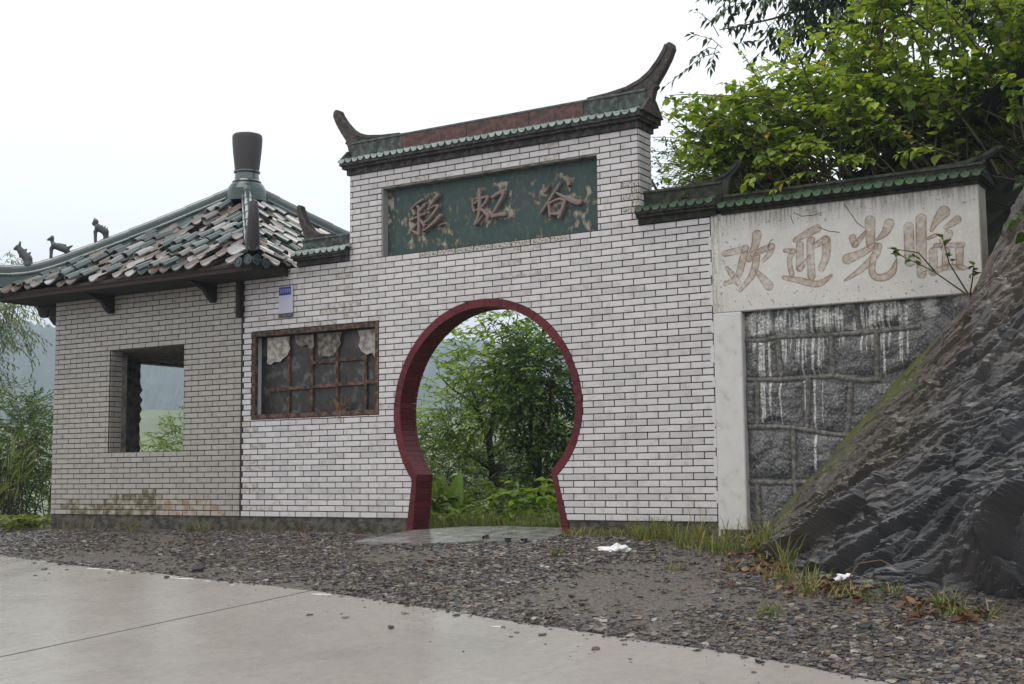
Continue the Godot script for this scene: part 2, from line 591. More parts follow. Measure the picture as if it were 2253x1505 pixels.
func name_letters() -> Array:
	return [
		[[-3.640, 3.727, 0.030, -3.732, 3.691, 0.026, -3.846, 3.621, 0.014], [-3.813, 3.625, 0.031, -3.776, 3.559, 0.043], [-3.732, 3.656, 0.028, -3.701, 3.601, 0.036], [-3.619, 3.667, 0.040, -3.701, 3.586, 0.026],
		[-3.832, 3.486, 0.018, -3.720, 3.527, 0.024, -3.607, 3.552, 0.028], [-3.714, 3.598, 0.034, -3.710, 3.440, 0.040, -3.711, 3.309, 0.042], [-3.733, 3.443, 0.022, -3.832, 3.362, 0.035], [-3.795, 3.358, 0.028, -3.711, 3.311, 0.036],
		[-3.683, 3.477, 0.024, -3.628, 3.401, 0.036], [-3.420, 3.751, 0.050, -3.487, 3.697, 0.040, -3.579, 3.587, 0.018], [-3.567, 3.585, 0.020, -3.487, 3.621, 0.024, -3.427, 3.617, 0.034, -3.476, 3.554, 0.034, -3.573, 3.465, 0.028, -3.656, 3.434, 0.022],
		[-3.656, 3.439, 0.022, -3.610, 3.411, 0.024], [-3.391, 3.504, 0.046, -3.488, 3.425, 0.036, -3.641, 3.336, 0.016], [-3.350, 3.399, 0.020, -3.416, 3.375, 0.014]],
		[[-2.942, 3.639, 0.028, -2.950, 3.561, 0.024, -2.927, 3.485, 0.026], [-2.931, 3.581, 0.022, -2.824, 3.635, 0.028, -2.737, 3.648, 0.033], [-2.737, 3.643, 0.037, -2.778, 3.580, 0.031, -2.830, 3.532, 0.027], [-2.929, 3.495, 0.022, -2.830, 3.529, 0.026],
		[-2.857, 3.747, 0.039, -2.853, 3.609, 0.043, -2.859, 3.501, 0.041, -2.878, 3.415, 0.033, -2.921, 3.341, 0.033], [-2.830, 3.508, 0.035, -2.745, 3.429, 0.043, -2.745, 3.385, 0.039], [-2.890, 3.347, 0.020, -2.796, 3.445, 0.018],
		[-2.680, 3.627, 0.039, -2.594, 3.665, 0.043, -2.512, 3.672, 0.047], [-2.516, 3.660, 0.041, -2.583, 3.556, 0.035, -2.682, 3.421, 0.029], [-2.682, 3.407, 0.047, -2.585, 3.415, 0.043, -2.496, 3.408, 0.048], [-2.514, 3.460, 0.016, -2.500, 3.410, 0.029]],
		[[-2.003, 3.686, 0.021, -1.998, 3.604, 0.046], [-1.932, 3.672, 0.015, -1.987, 3.603, 0.032], [-1.742, 3.736, 0.034, -1.695, 3.689, 0.047, -1.685, 3.645, 0.043], [-1.788, 3.679, 0.025, -1.896, 3.548, 0.032, -2.042, 3.371, 0.023],
		[-1.836, 3.571, 0.025, -1.714, 3.497, 0.041, -1.588, 3.439, 0.060, -1.535, 3.428, 0.041], [-1.938, 3.473, 0.028, -1.921, 3.319, 0.032], [-1.932, 3.467, 0.025, -1.800, 3.500, 0.028, -1.725, 3.466, 0.030],
		[-1.727, 3.466, 0.038, -1.812, 3.292, 0.038], [-1.915, 3.346, 0.027, -1.813, 3.330, 0.028]]]


func welcome_letters() -> Array:
	return [
		[[0.152, 2.686, 0.060, 0.263, 2.698, 0.065, 0.373, 2.717, 0.065], [0.369, 2.717, 0.065, 0.328, 2.573, 0.071, 0.274, 2.436, 0.059, 0.141, 2.377, 0.031], [0.164, 2.541, 0.026, 0.231, 2.452, 0.059, 0.285, 2.376, 0.059],
		[0.496, 2.840, 0.094, 0.468, 2.725, 0.073, 0.403, 2.607, 0.059], [0.448, 2.650, 0.052, 0.559, 2.686, 0.054, 0.647, 2.709, 0.058], [0.645, 2.707, 0.058, 0.618, 2.639, 0.051, 0.555, 2.575, 0.030],
		[0.484, 2.623, 0.070, 0.442, 2.456, 0.066, 0.301, 2.298, 0.031], [0.479, 2.476, 0.030, 0.549, 2.388, 0.070, 0.602, 2.319, 0.088]],
		[[1.112, 2.837, 0.073, 1.005, 2.796, 0.064, 0.886, 2.746, 0.039], [0.931, 2.694, 0.069, 0.924, 2.470, 0.074], [0.929, 2.464, 0.057, 1.033, 2.575, 0.023], [1.044, 2.723, 0.076, 1.035, 2.620, 0.071, 1.038, 2.373, 0.071],
		[1.083, 2.673, 0.050, 1.189, 2.719, 0.073], [1.195, 2.707, 0.080, 1.189, 2.559, 0.073, 1.139, 2.444, 0.064], [0.781, 2.652, 0.035, 0.864, 2.638, 0.049], [0.858, 2.632, 0.051, 0.822, 2.549, 0.046, 0.841, 2.408, 0.046],
		[0.760, 2.387, 0.035, 0.919, 2.343, 0.057, 1.070, 2.296, 0.059, 1.152, 2.311, 0.050, 1.234, 2.367, 0.018]],
		[[1.626, 2.853, 0.094, 1.623, 2.628, 0.078], [1.452, 2.708, 0.063, 1.472, 2.644, 0.061], [1.478, 2.638, 0.050, 1.575, 2.746, 0.025], [1.804, 2.805, 0.094, 1.765, 2.725, 0.067, 1.686, 2.667, 0.020],
		[1.399, 2.510, 0.097, 1.525, 2.548, 0.070, 1.661, 2.613, 0.056], [1.694, 2.598, 0.069, 1.657, 2.513, 0.071, 1.530, 2.401, 0.056, 1.363, 2.304, 0.016],
		[1.652, 2.513, 0.056, 1.625, 2.381, 0.056, 1.661, 2.311, 0.060, 1.748, 2.303, 0.066, 1.822, 2.352, 0.060, 1.859, 2.459, 0.011]],
		[[1.984, 2.751, 0.088, 1.982, 2.425, 0.086], [2.100, 2.816, 0.092, 2.086, 2.306, 0.085], [2.308, 2.857, 0.109, 2.242, 2.783, 0.065, 2.191, 2.701, 0.026], [2.425, 2.773, 0.069, 2.323, 2.713, 0.039], [2.161, 2.627, 0.024, 2.226, 2.651, 0.028],
		[2.198, 2.503, 0.070, 2.190, 2.312, 0.072], [2.341, 2.651, 0.076, 2.285, 2.559, 0.061], [2.222, 2.553, 0.037, 2.461, 2.536, 0.043], [2.314, 2.491, 0.065, 2.297, 2.351, 0.054], [2.434, 2.511, 0.071, 2.427, 2.350, 0.054],
		[2.201, 2.311, 0.043, 2.318, 2.344, 0.048, 2.457, 2.325, 0.043]]]


func seg_out(p: Vector2, a: Vector3, b: Vector3) -> float:            # distance to a stroke's edge, negative inside
	var ab := Vector2(b.x - a.x, b.y - a.y)
	var t := clampf((p - Vector2(a.x, a.y)).dot(ab) / maxf(ab.length_squared(), 1e-9), 0.0, 1.0)
	return p.distance_to(Vector2(a.x, a.y) + ab * t) - lerpf(a.z, b.z, t) * 0.5


# ---------------------------------------------------------------- tiled cap of a wall: cornice, tile row, ridge, swallow tails
# turn: polygon (-z, y) swept along +x
const SWEEP := Basis(Vector3(0, 0, -1), Vector3(0, 1, 0), Vector3(1, 0, 0))

func roof_cap(owner_: Node3D, x0: float, x1: float, y0: float, spec: Dictionary) -> void:
	var ol: float = spec.get("ol", 0.08)
	var orr: float = spec.get("or", 0.08)
	var ch: float = spec.get("cornice", 0.17)                        # height of the cornice
	var rt: float = spec.get("ridge", 0.44)                          # ridge top above y0
	var zc := -0.15
	var cm: Material = spec.cement
	var b := MB.new()
	b.xf = Transform3D(SWEEP, Vector3.ZERO)
	for st in [[0.035, 0.0, 0.42, 0.35], [0.085, 0.42, 0.62, 0.8], [0.115, 0.62, 1.0, 1.0]]:
		var f: float = st[0]
		b.prism(P2([-f, y0 + ch * st[1], 0.30 + f, y0 + ch * st[1], 0.30 + f, y0 + ch * st[2], -f, y0 + ch * st[2]]), x0 - ol * st[3], x1 + orr * st[3])
	var ry := y0 + rt
	var base := y0 + ch + 0.065
	b.prism(P2([-0.10, y0 + ch, 0.40, y0 + ch, 0.19, base, 0.11, base]), x0 - ol, x1 + orr)     # mortar bed under the tiles
	var cornice := part("roof_cap", b.mesh(), cm, owner_)
	# ridge band
	var r := MB.new()
	r.xf = Transform3D(SWEEP, Vector3.ZERO)
	r.prism(P2([0.205, base - 0.02, 0.205, ry - 0.035, 0.095, ry - 0.035, 0.095, base - 0.02]), x0 - ol * 0.7, x1 + orr * 0.7)
	r.prism(P2([0.22, ry - 0.035, 0.215, ry - 0.012, 0.18, ry, 0.12, ry, 0.085, ry - 0.012, 0.08, ry - 0.035]), x0 - ol * 0.7, x1 + orr * 0.7)
	var ridge := part("ridge", r.mesh(), spec.ridge_mat, cornice)
	for pn in spec.get("panels", []):
		var q := MB.new()
		q.box(Vector3(pn[0], base + 0.0, -0.097), Vector3(pn[1], ry - 0.037, -0.083), 0.004)
		part("ridge_panel", q.mesh(), spec.panel_mat, cornice)
	for pn in spec.get("blocks", []):
		var q := MB.new()
		q.box(Vector3(pn - 0.045, base + 0.03, -0.096), Vector3(pn + 0.045, ry - 0.065, -0.080), 0.006)
		q.box(Vector3(pn - 0.02, base + 0.055, -0.082), Vector3(pn + 0.02, ry - 0.09, -0.072), 0.006)
		part("relief_block", q.mesh(), spec.ridge_mat, cornice)
	# tiles: front ones are parts, the back row one mesh
	var pitch := 0.0985
	var count := int(round((x1 + orr - x0 + ol) / pitch))
	var tm := MB.new()
	var prof := 7
	var lip := 0.024
	var front_y := y0 + ch + 0.012
	for i in prof:                                                   # a shallow trough running up the slope with a rounded drip at its lip
		var u0 := -0.046 + 0.092 * i / prof
		var u1 := -0.046 + 0.092 * (i + 1) / prof
		var s0 := -0.020 * sqrt(maxf(0.0, 1.0 - pow(u0 / 0.046, 2.0)))
		var s1 := -0.020 * sqrt(maxf(0.0, 1.0 - pow(u1 / 0.046, 2.0)))
		tm.quad(Vector3(u0, s0, 0.0), Vector3(u1, s1, 0.0), Vector3(u1, s1 + 0.072, -0.21), Vector3(u0, s0 + 0.072, -0.21))
		var d0 := s0 - lip * sqrt(maxf(0.0, 1.0 - pow(u0 / 0.046, 2.0))) - 0.004
		var d1 := s1 - lip * sqrt(maxf(0.0, 1.0 - pow(u1 / 0.046, 2.0))) - 0.004
		tm.quad(Vector3(u0, d0, 0.004), Vector3(u1, d1, 0.004), Vector3(u1, s1, 0.0), Vector3(u0, s0, 0.0))
		tm.quad(Vector3(u1, d1, -0.004), Vector3(u0, d0, -0.004), Vector3(u0, s0 - 0.008, -0.01), Vector3(u1, s1 - 0.008, -0.01))
		tm.quad(Vector3(u0, d0, -0.004), Vector3(u1, d1, -0.004), Vector3(u1, d1, 0.004), Vector3(u0, d0, 0.004))
	tm.box(Vector3(0.040, -0.004, -0.20), Vector3(0.056, 0.016, -0.012), 0.006)    # narrow cover between two troughs
	var tile_mesh := tm.mesh()
	var back := MB.new()
	for i in count:
		var x := x0 - ol + (i + 0.5) * pitch
		var o := part("tile", tile_mesh, spec.tiles[i % spec.tiles.size()] if rng.randf() > 0.3 else spec.tiles[0], cornice)
		o.position = Vector3(x, front_y + rf(-0.003, 0.003), 0.128 + rf(-0.004, 0.004))
		o.rotation = Vector3(rf(-0.02, 0.02), 0, rf(-0.04, 0.04))
		back.xf = Transform3D(Basis(Vector3.UP, PI), Vector3(x, front_y, -0.428))
		back.quad(Vector3(-0.046, 0, 0), Vector3(0.046, 0, 0), Vector3(0.046, 0.072, -0.21), Vector3(-0.046, 0.072, -0.21))
		back.quad(Vector3(-0.04, -0.04, 0.003), Vector3(0.04, -0.04, 0.003), Vector3(0.046, 0, 0), Vector3(-0.046, 0, 0))
	part("back_tiles", back.mesh(), spec.tiles[0], cornice, Vector3.ZERO, "stuff")
	# swallow tails
	for tl in spec.get("tails", []):
		var s: float = tl[0]                                         # -1 left end, 1 right end
		var su: float = tl[1]
		var sv: float = tl[2]
		var xe: float = (x1 if s > 0.0 else x0) + s * tl[3]
		var shape := P2([-0.66, 0.006, -0.40, 0.02, -0.18, 0.05, -0.02, 0.105, 0.09, 0.175, 0.19, 0.28, 0.262, 0.38, 0.292, 0.438, 0.335, 0.455, 0.372, 0.43, 0.383, 0.375, 0.336, 0.27, 0.262, 0.15, 0.202, 0.068, 0.172, 0.028, 0.185, -0.002, 0.152, -0.03, 0.135, -0.09, 0.12, -0.16, 0.12, -0.23, -0.66, -0.23])
		var poly := PackedVector2Array()
		for q in shape:
			poly.append(Vector2(xe + s * q.x * su, ry + q.y * (sv if q.y > 0.0 else 1.0) * 1.0))
		var t := MB.new()
		t.prism(poly, -0.195, -0.105, 0.008)
		# raised edge band along the upper curve
		var band := MB.new()
		var up := PackedVector2Array()
		for i in 8:
			up.append(poly[i])
		for i in range(7, -1, -1):
			up.append(poly[i] + Vector2(s * 0.028, -0.034) * (0.5 + 0.5 * su))
		band.prism(up, -0.207, -0.093, 0.0)
		var fin := part("swallow_tail", t.mesh(), spec.tail_mat, cornice)
		part("edge_band", band.mesh(), spec.tail_mat, fin)
		if tl.size() > 4:                                            # gable end plate under the tail
			var g := MB.new()
			g.xf = Transform3D(SWEEP, Vector3.ZERO)
			var gx: float = (x1 if s > 0.0 else x0) + s * 0.085
			g.prism(P2([-0.11, y0 + ch * 0.95, 0.41, y0 + ch * 0.95, 0.235, y0 + ch + 0.16, 0.065, y0 + ch + 0.16]), minf(gx, gx + s * 0.03), maxf(gx, gx + s * 0.03))
			part("gable_plate", g.mesh(), M["brown_cement"], cornice)


# ---------------------------------------------------------------- the gate wall
func pick_gate(mid: Vector2, row: int) -> Material:
	var d := Vector2(mid.x + 2.7, (mid.y - 3.0) * 6.0)
	if row == 44 and mid.x > -4.1 and mid.x < -1.4 and n1.get_noise_1d(mid.x * 60.0) > -0.25:
		return M["grime_tile"]
	if mid.x > -0.95 and mid.x < -0.75 and mid.y > 3.25 and mid.y < 3.55:
		return M["grime_tile"]
	if mid.y < 1.25 and mid.y > 1.13 and mid.x < -5.3 and n1.get_noise_1d(mid.x * 40.0) > 0.0:
		return M["grime_tile"]
	if n2.get_noise_2d(mid.x * 60.0, mid.y * 14.0) > 0.34 and rng.randf() < 0.5:        # runs of rain dirt
		return M["streak_tile"]
	return M["strip_tile_%d" % (rng.randi() % 6)]


func build_gate_wall() -> void:
	var g := thing("gate_wall", Vector3.ZERO, "white strip-tiled gate wall with a round red moon gate and upswept tiled roof", "gate")
	var c := CSGCombiner3D.new()
	c.name = "core"
	cut_box(c, Vector3(-6.43, 0.0, -0.30), Vector3(0.02, 3.085, 0.0), true)
	cut_box(c, Vector3(-4.69, 3.0, -0.30), Vector3(-0.80, 4.14, 0.0), true)
	cut_box(c, Vector3(-4.205, 3.085, -0.11), Vector3(-1.29, 3.925, 0.1))
	cut_box(c, Vector3(-6.265, 1.215, -0.16), Vector3(-4.25, 2.315, 0.1))
	var hole := CSGPolygon3D.new()
	hole.name = "cutter"
	hole.polygon = gate_outline(0.0)
	hole.depth = 1.0
	hole.position = Vector3(0, 0, 0.5)
	hole.operation = CSGShape3D.OPERATION_SUBTRACTION
	c.add_child(hole, true)
	csg_part("wall_core", c, M["grout"], g)
	c = CSGCombiner3D.new()
	c.name = "core"
	cut_box(c, Vector3(-6.44, -0.60, -0.297), Vector3(0.03, -0.001, -0.004), true)
	hole = CSGPolygon3D.new()
	hole.name = "cutter"
	var op := gate_outline(0.0)
	op[0].y = -0.9
	op[op.size() - 1].y = -0.9
	hole.polygon = op
	hole.depth = 1.0
	hole.position = Vector3(0, 0, 0.5)
	hole.operation = CSGShape3D.OPERATION_SUBTRACTION
	c.add_child(hole, true)
	csg_part("plinth", c, M["plinth"], g)
	# tiles
	var out := gate_outline(-0.004)
	var win := P2([-6.275, 1.205, -4.24, 1.205, -4.24, 2.325, -6.275, 2.325])
	var panel := P2([-4.205, 3.085, -1.29, 3.085, -1.29, 3.925, -4.205, 3.925])
	lay_tiles(g, -6.425, -0.0035, 1, 44, 0.2512, 0.0, [out, win, panel], pick_gate, 255, Transform3D(), Vector3(3.0, 1.0, 6.0))
	lay_tiles(g, -4.69, -0.80, 45, 59, 0.2512, 0.0, [panel], pick_gate, 45, Transform3D(), Vector3(3.0, 3.0, 6.0))
	var side := Transform3D(Basis(Vector3.UP, PI / 2), Vector3(-0.80, 0, 0))
	lay_tiles(g, 0.0, 0.30, 45, 59, 0.2512, 0.05, [], pick_gate, 0, side, EYE)
	# red surround: face tiles and intrados tiles
	var o := gate_outline(0.0)
	var i_ := gate_outline(0.088)
	var reds := [M["red_tile_a"], M["red_tile_b"], M["red_tile_c"]]
	var lengths := PackedFloat32Array([0.0])
	for k in range(1, o.size()):
		lengths.append(lengths[k - 1] + o[k].distance_to(o[k - 1]))
	var total := lengths[-1]
	var at := func(line: PackedVector2Array, s: float) -> Vector2:
		for k in range(1, line.size()):
			if s <= lengths[k] + 1e-6:
				return line[k - 1].lerp(line[k], clampf((s - lengths[k - 1]) / maxf(lengths[k] - lengths[k - 1], 1e-6), 0, 1))
		return line[line.size() - 1]
	var faces := int(total / 0.235)
	for k in faces:
		var s0 := total * k / faces + 0.0015
		var s1 := total * (k + 1) / faces - 0.0015
		var poly := PackedVector2Array()
		var cuts: Array[float] = [s0]
		for l in lengths:
			if l > s0 + 0.01 and l < s1 - 0.01:
				cuts.append(l)
		cuts.append(s1)
		for s in cuts:
			poly.append(at.call(o, s))
		for q in range(cuts.size() - 1, -1, -1):
			poly.append(at.call(i_, cuts[q]))
		var b := MB.new()
		b.prism(poly, -0.012, 0.013 + rf(0, 0.0015), 0.0025)
		part("red_tile", b.mesh(), reds[rng.randi() % 3], g)
	var inner := int(total / 0.068)
	for k in inner:
		var s0 := total * k / inner
		var s1 := total * (k + 1) / inner
		var a: Vector2 = at.call(i_, s0)
		var d: Vector2 = at.call(i_, s1)
		var ao: Vector2 = at.call(o, s0)
		var do_: Vector2 = at.call(o, s1)
		var gap := (d - a).normalized() * 0.0018
		a += gap
		d -= gap
		var na := (a - ao).normalized()
		var poly := PackedVector2Array([a, d, d.lerp(do_, 0.93), a.lerp(ao, 0.93)])
		if absf((d - a).cross(do_ - a)) < 1e-5:
			continue
		for band in [[-0.240, -0.0125], [-0.305, -0.242]]:
			var b := MB.new()
			var push := na * rf(0.0, 0.0018)
			b.prism(PackedVector2Array([poly[0] + push, poly[1] + push, poly[2], poly[3]]), band[0], band[1], 0.0)
			part("red_tile", b.mesh(), reds[rng.randi() % 3], g)
	# name board
	var bd := MB.new()
	var px0 := -4.203
	var px1 := -1.292
	var py0 := 3.087
	var py1 := 3.923
	for q in [[0, 0, 1, 1]]:
		bd.tri(Vector3(px0, py0, -0.103), Vector3(px1, py0, -0.103), Vector3(px1, py1, -0.103))
		bd.tri(Vector3(px0, py0, -0.103), Vector3(px1, py1, -0.103), Vector3(px0, py1, -0.103))
	bd.uv = PackedVector2Array([Vector2(0, 1), Vector2(1, 0), Vector2(1, 1), Vector2(0, 1), Vector2(0, 0), Vector2(1, 0)])
	var k0 := bd.v.size()
	bd.box(Vector3(px0, py0, -0.109), Vector3(px1, py1, -0.1035))
	for k in bd.v.size() - k0:
		bd.uv.append(Vector2(0.5, 0.02))
	var board := part("name_board", bd.mesh(), board_material(), g)
	for letters in name_letters():
		part("character", carve(letters), M["raised_letter"], board, Vector3(0, 0, -0.104))
	var rev := MB.new()                                              # plastered reveal of the board
	rev.box(Vector3(-4.2045, 3.0865, -0.1025), Vector3(-4.190, 3.9235, -0.001))
	part("reveal", rev.mesh(), mat("reveal_plaster", lin(0.27, 0.265, 0.26), 0.8), g)
	rev = MB.new()
	rev.box(Vector3(-4.189, 3.905, -0.1025), Vector3(-1.2915, 3.9240, -0.001))
	part("reveal", rev.mesh(), M["render_grey"], g)
	build_window(g)
	# roofs
	roof_cap(g, -4.69, -0.80, 4.13, {"cement": M["dark_cement"], "ridge_mat": M["green_cement"], "tail_mat": M["brown_cement"], "panel_mat": M["red_paint"], "tiles": [M["pale_glaze"], M["pale_glaze_b"]], "ridge": 0.455,
		"panels": [[-3.98, -3.045], [-3.04, -2.195], [-2.19, -1.50]], "blocks": [-4.40, -1.12], "tails": [[-1.0, 1.0, 1.0, -0.01, true], [1.0, 1.0, 1.0, 0.0, true]]})
	roof_cap(g, -5.49, -4.69, 3.085, {"cement": M["dark_cement"], "ridge_mat": M["green_cement"], "tail_mat": M["brown_cement"], "tiles": [M["pale_glaze"], M["pale_glaze_b"]], "ridge": 0.375, "cornice": 0.15, "ol": 0.05, "or": -0.002, "blocks": [-5.0], "tails": [[-1.0, 0.62, 0.98, -0.08]]})
	roof_cap(g, -0.80, 0.06, 3.085, {"cement": M["moss_cement"], "ridge_mat": M["moss_cement"], "tail_mat": M["moss_cement"], "tiles": [M["moss_glaze"], M["moss_glaze_b"]], "ridge": 0.385, "cornice": 0.15, "ol": -0.002, "or": 0.04, "blocks": [-0.32], "tails": [[1.0, 0.6, 0.42, 0.02]]})


func board_material() -> StandardMaterial3D:
	var w := 768
	var h := 224
	var im := Image.create(w, h, false, Image.FORMAT_RGB8)
	var f := FastNoiseLite.new()
	f.seed = 71
	f.frequency = 0.011
	f.fractal_octaves = 5
	var g := FastNoiseLite.new()
	g.seed = 72
	g.frequency = 0.05
	g.fractal_octaves = 3
	var lets := name_letters()
	var near := []
	for l in lets:
		for s in l:
			for k in range(0, s.size() - 3, 3):
				near.append([Vector3(s[k], s[k + 1], s[k + 2]), Vector3(s[k + 3], s[k + 4], s[k + 5])])
	for y in h:
		for x in w:
			var X := lerpf(-4.203, -1.292, (x + 0.5) / w)
			var Y := lerpf(3.923, 3.087, (y + 0.5) / h)
			var d := 1.0
			for s in near:
				if absf(s[0].x - X) < 0.3:
					d = minf(d, seg_out(Vector2(X, Y), s[0], s[1]))
			var a := f.get_noise_2d(x, y)
			var e := g.get_noise_2d(x, y * 0.55)
			var c := Color(0.030, 0.060, 0.052).lerp(Color(0.022, 0.045, 0.050), clampf(0.5 + a, 0, 1))
			c = c.lerp(Color(0.055, 0.085, 0.065), clampf(e * 1.3, 0, 1))
			var flake := a * 0.75 + e * 0.55 - 0.25 + 0.38 * exp(-maxf(d, 0.0) / 0.035)
			if Y < 3.29 and X < -3.35 and X > -3.9: flake += 0.42 * smoothstep(3.30, 3.24, Y) * smoothstep(3.13, 3.17, Y)
			if X < -4.10: flake += 0.22
			if Y > 3.80: flake -= 0.25
			var t := smoothstep(0.0, 0.16, flake)
			c = c.lerp(Color(0.24, 0.225, 0.155).lerp(Color(0.17, 0.12, 0.065), clampf(0.5 + e * 1.5, 0, 1)), t * 0.85)
			c = c.lerp(Color(0.36, 0.36, 0.33), smoothstep(0.22, 0.36, flake) * 0.7)
			if X < -4.0 and fmod(Y * 40.0 + a * 3.0, 1.0) < 0.1: c = c.lerp(Color(0.3, 0.3, 0.26), 0.2)
			im.set_pixel(x, y, c.linear_to_srgb())
	var m := mat("name_board_paint", Color.WHITE, 0.6)
	m.albedo_texture = ImageTexture.create_from_image(im)
	return m


func build_window(g: Node3D) -> void:
	var x0 := -6.265
	var x1 := -4.250
	var y0 := 1.215
	var y1 := 2.315
	var f := MB.new()
	f.box(Vector3(x0, y0, -0.05), Vector3(x0 + 0.055, y1, 0.006), 0.004)
	f.box(Vector3(x1 - 0.055, y0, -0.05), Vector3(x1, y1, 0.006), 0.004)
	f.box(Vector3(x0 + 0.0555, y0, -0.05), Vector3(x1 - 0.0555, y0 + 0.055, 0.004), 0.004)
	f.box(Vector3(x0 + 0.0555, y1 - 0.06, -0.05), Vector3(x1 - 0.0555, y1, 0.004), 0.004)
	var win := part("window", f.mesh(), M["rusty_frame"], g)
	# dirty boarding at the back of the recess
	var w := 512
	var h := 288
	var im := Image.create(w, h, false, Image.FORMAT_RGB8)
	var a := FastNoiseLite.new()
	a.seed = 81
	a.frequency = 0.012
	a.fractal_octaves = 5
	for y in h:
		for x in w:
			var e := a.get_noise_2d(x, y)
			var e2 := a.get_noise_2d(x * 3.1 + 400.0, y * 2.2)
			var c := Color(0.008, 0.008, 0.008).lerp(Color(0.030, 0.029, 0.029), clampf(0.5 + e * 1.1, 0, 1))
			c = c.lerp(Color(0.10, 0.10, 0.105), smoothstep(0.16, 0.5, e + e2 * 0.7) * 0.8)
			c = c.lerp(Color(0.055, 0.032, 0.018), smoothstep(0.0, 0.3, e2 - e * 0.5) * 0.5)
			if y < 70: c = c.lerp(Color(0.05, 0.038, 0.028), 0.6)
			im.set_pixel(x, y, c.linear_to_srgb())
	var m := mat("dirty_boarding", Color.WHITE, 0.55)
	m.albedo_texture = ImageTexture.create_from_image(im)
	var b := MB.new()
	b.tri(Vector3(x0, y0, -0.150), Vector3(x1, y0, -0.150), Vector3(x1, y1, -0.150))
	b.tri(Vector3(x0, y0, -0.150), Vector3(x1, y1, -0.150), Vector3(x0, y1, -0.150))
	b.uv = PackedVector2Array([Vector2(0, 1), Vector2(1, 0), Vector2(1, 1), Vector2(0, 1), Vector2(0, 0), Vector2(1, 0)])
	part("boarding", b.mesh(), m, win)
	# white reveal at the left, its paint flaking
	var rv := MB.new()
	rv.box(Vector3(x0 + 0.001, y0 + 0.06, -0.1495), Vector3(x0 + 0.016, y1 - 0.06, -0.051))
	part("reveal", rv.mesh(), mat("flaking_white", lin(0.52, 0.53, 0.55), 0.7), win)
	# bars
	for x in [-5.78, -5.40, -4.985, -4.545]:
		var q := MB.new()
		q.box(Vector3(x - 0.02, y0 + 0.056, -0.148), Vector3(x + 0.02, y1 - rf(0.07, 0.16), -0.122), 0.003)
		part("bar", q.mesh(), M["rusty_frame"], win).rotation.z = rf(-0.004, 0.004)
	for s in [[-6.10, -5.80, 1.58], [-5.76, -5.42, 1.59], [-5.38, -5.005, 1.595], [-4.965, -4.565, 1.605], [-4.525, -4.32, 1.61], [-5.38, -5.005, 1.895], [-4.965, -4.565, 1.905]]:
		var q := MB.new()
		q.box(Vector3(s[0], s[2] - 0.022, -0.147), Vector3(s[1], s[2] + 0.022, -0.119), 0.003)
		part("bar", q.mesh(), M["rusty_frame"], win)
	# torn plaster left hanging in the upper corners
	for s in [[P2([-6.12, 2.245, -5.74, 2.245, -5.77, 2.17, -5.735, 2.09, -5.79, 2.0, -5.85, 1.97, -5.90, 1.93, -6.0, 1.935, -6.06, 1.90, -6.12, 1.92]), "torn_plaster"],
			[P2([-5.66, 2.245, -5.36, 2.245, -5.345, 2.10, -5.385, 2.05, -5.42, 2.06, -5.46, 2.12, -5.55, 2.10, -5.64, 2.15]), "grey_plaster"],
			[P2([-5.29, 2.245, -4.90, 2.245, -4.94, 2.15, -4.92, 2.10, -4.98, 2.04, -5.02, 1.965, -5.10, 1.955, -5.19, 1.96, -5.27, 1.94]), "grey_plaster"],
			[P2([-4.66, 2.245, -4.31, 2.245, -4.31, 1.80, -4.36, 1.84, -4.40, 1.90, -4.44, 1.96, -4.52, 1.94, -4.60, 1.99, -4.65, 2.06, -4.62, 2.15]), "torn_plaster"]]:
		var q := MB.new()
		q.prism(s[0], -0.118, -0.112, 0.0)
		part("plaster_remnant", q.mesh(), M[s[1]], win)
	# a tuft of straw pushed out over the sill
	var q2 := MB.new()
	for k in 26:
		var p := Vector3(rf(-4.93, -4.80), y0 + rf(0.05, 0.09), rf(-0.09, -0.03))
		var e := p + Vector3(rf(-0.10, 0.12), rf(-0.06, 0.22), rf(0.0, 0.06))
		if k > 18: e = Vector3(rf(-4.86, -4.80), y0 - rf(0.02, 0.10), rf(0.008, 0.025))
		q2.tube(PackedVector3Array([p, p.lerp(e, 0.5) + Vector3(rf(-0.02, 0.02), 0.02, 0.01), e]), PackedFloat32Array([0.006, 0.006, 0.002]), 4)
	part("straw", q2.mesh(), M["straw"], win, Vector3.ZERO, "stuff")


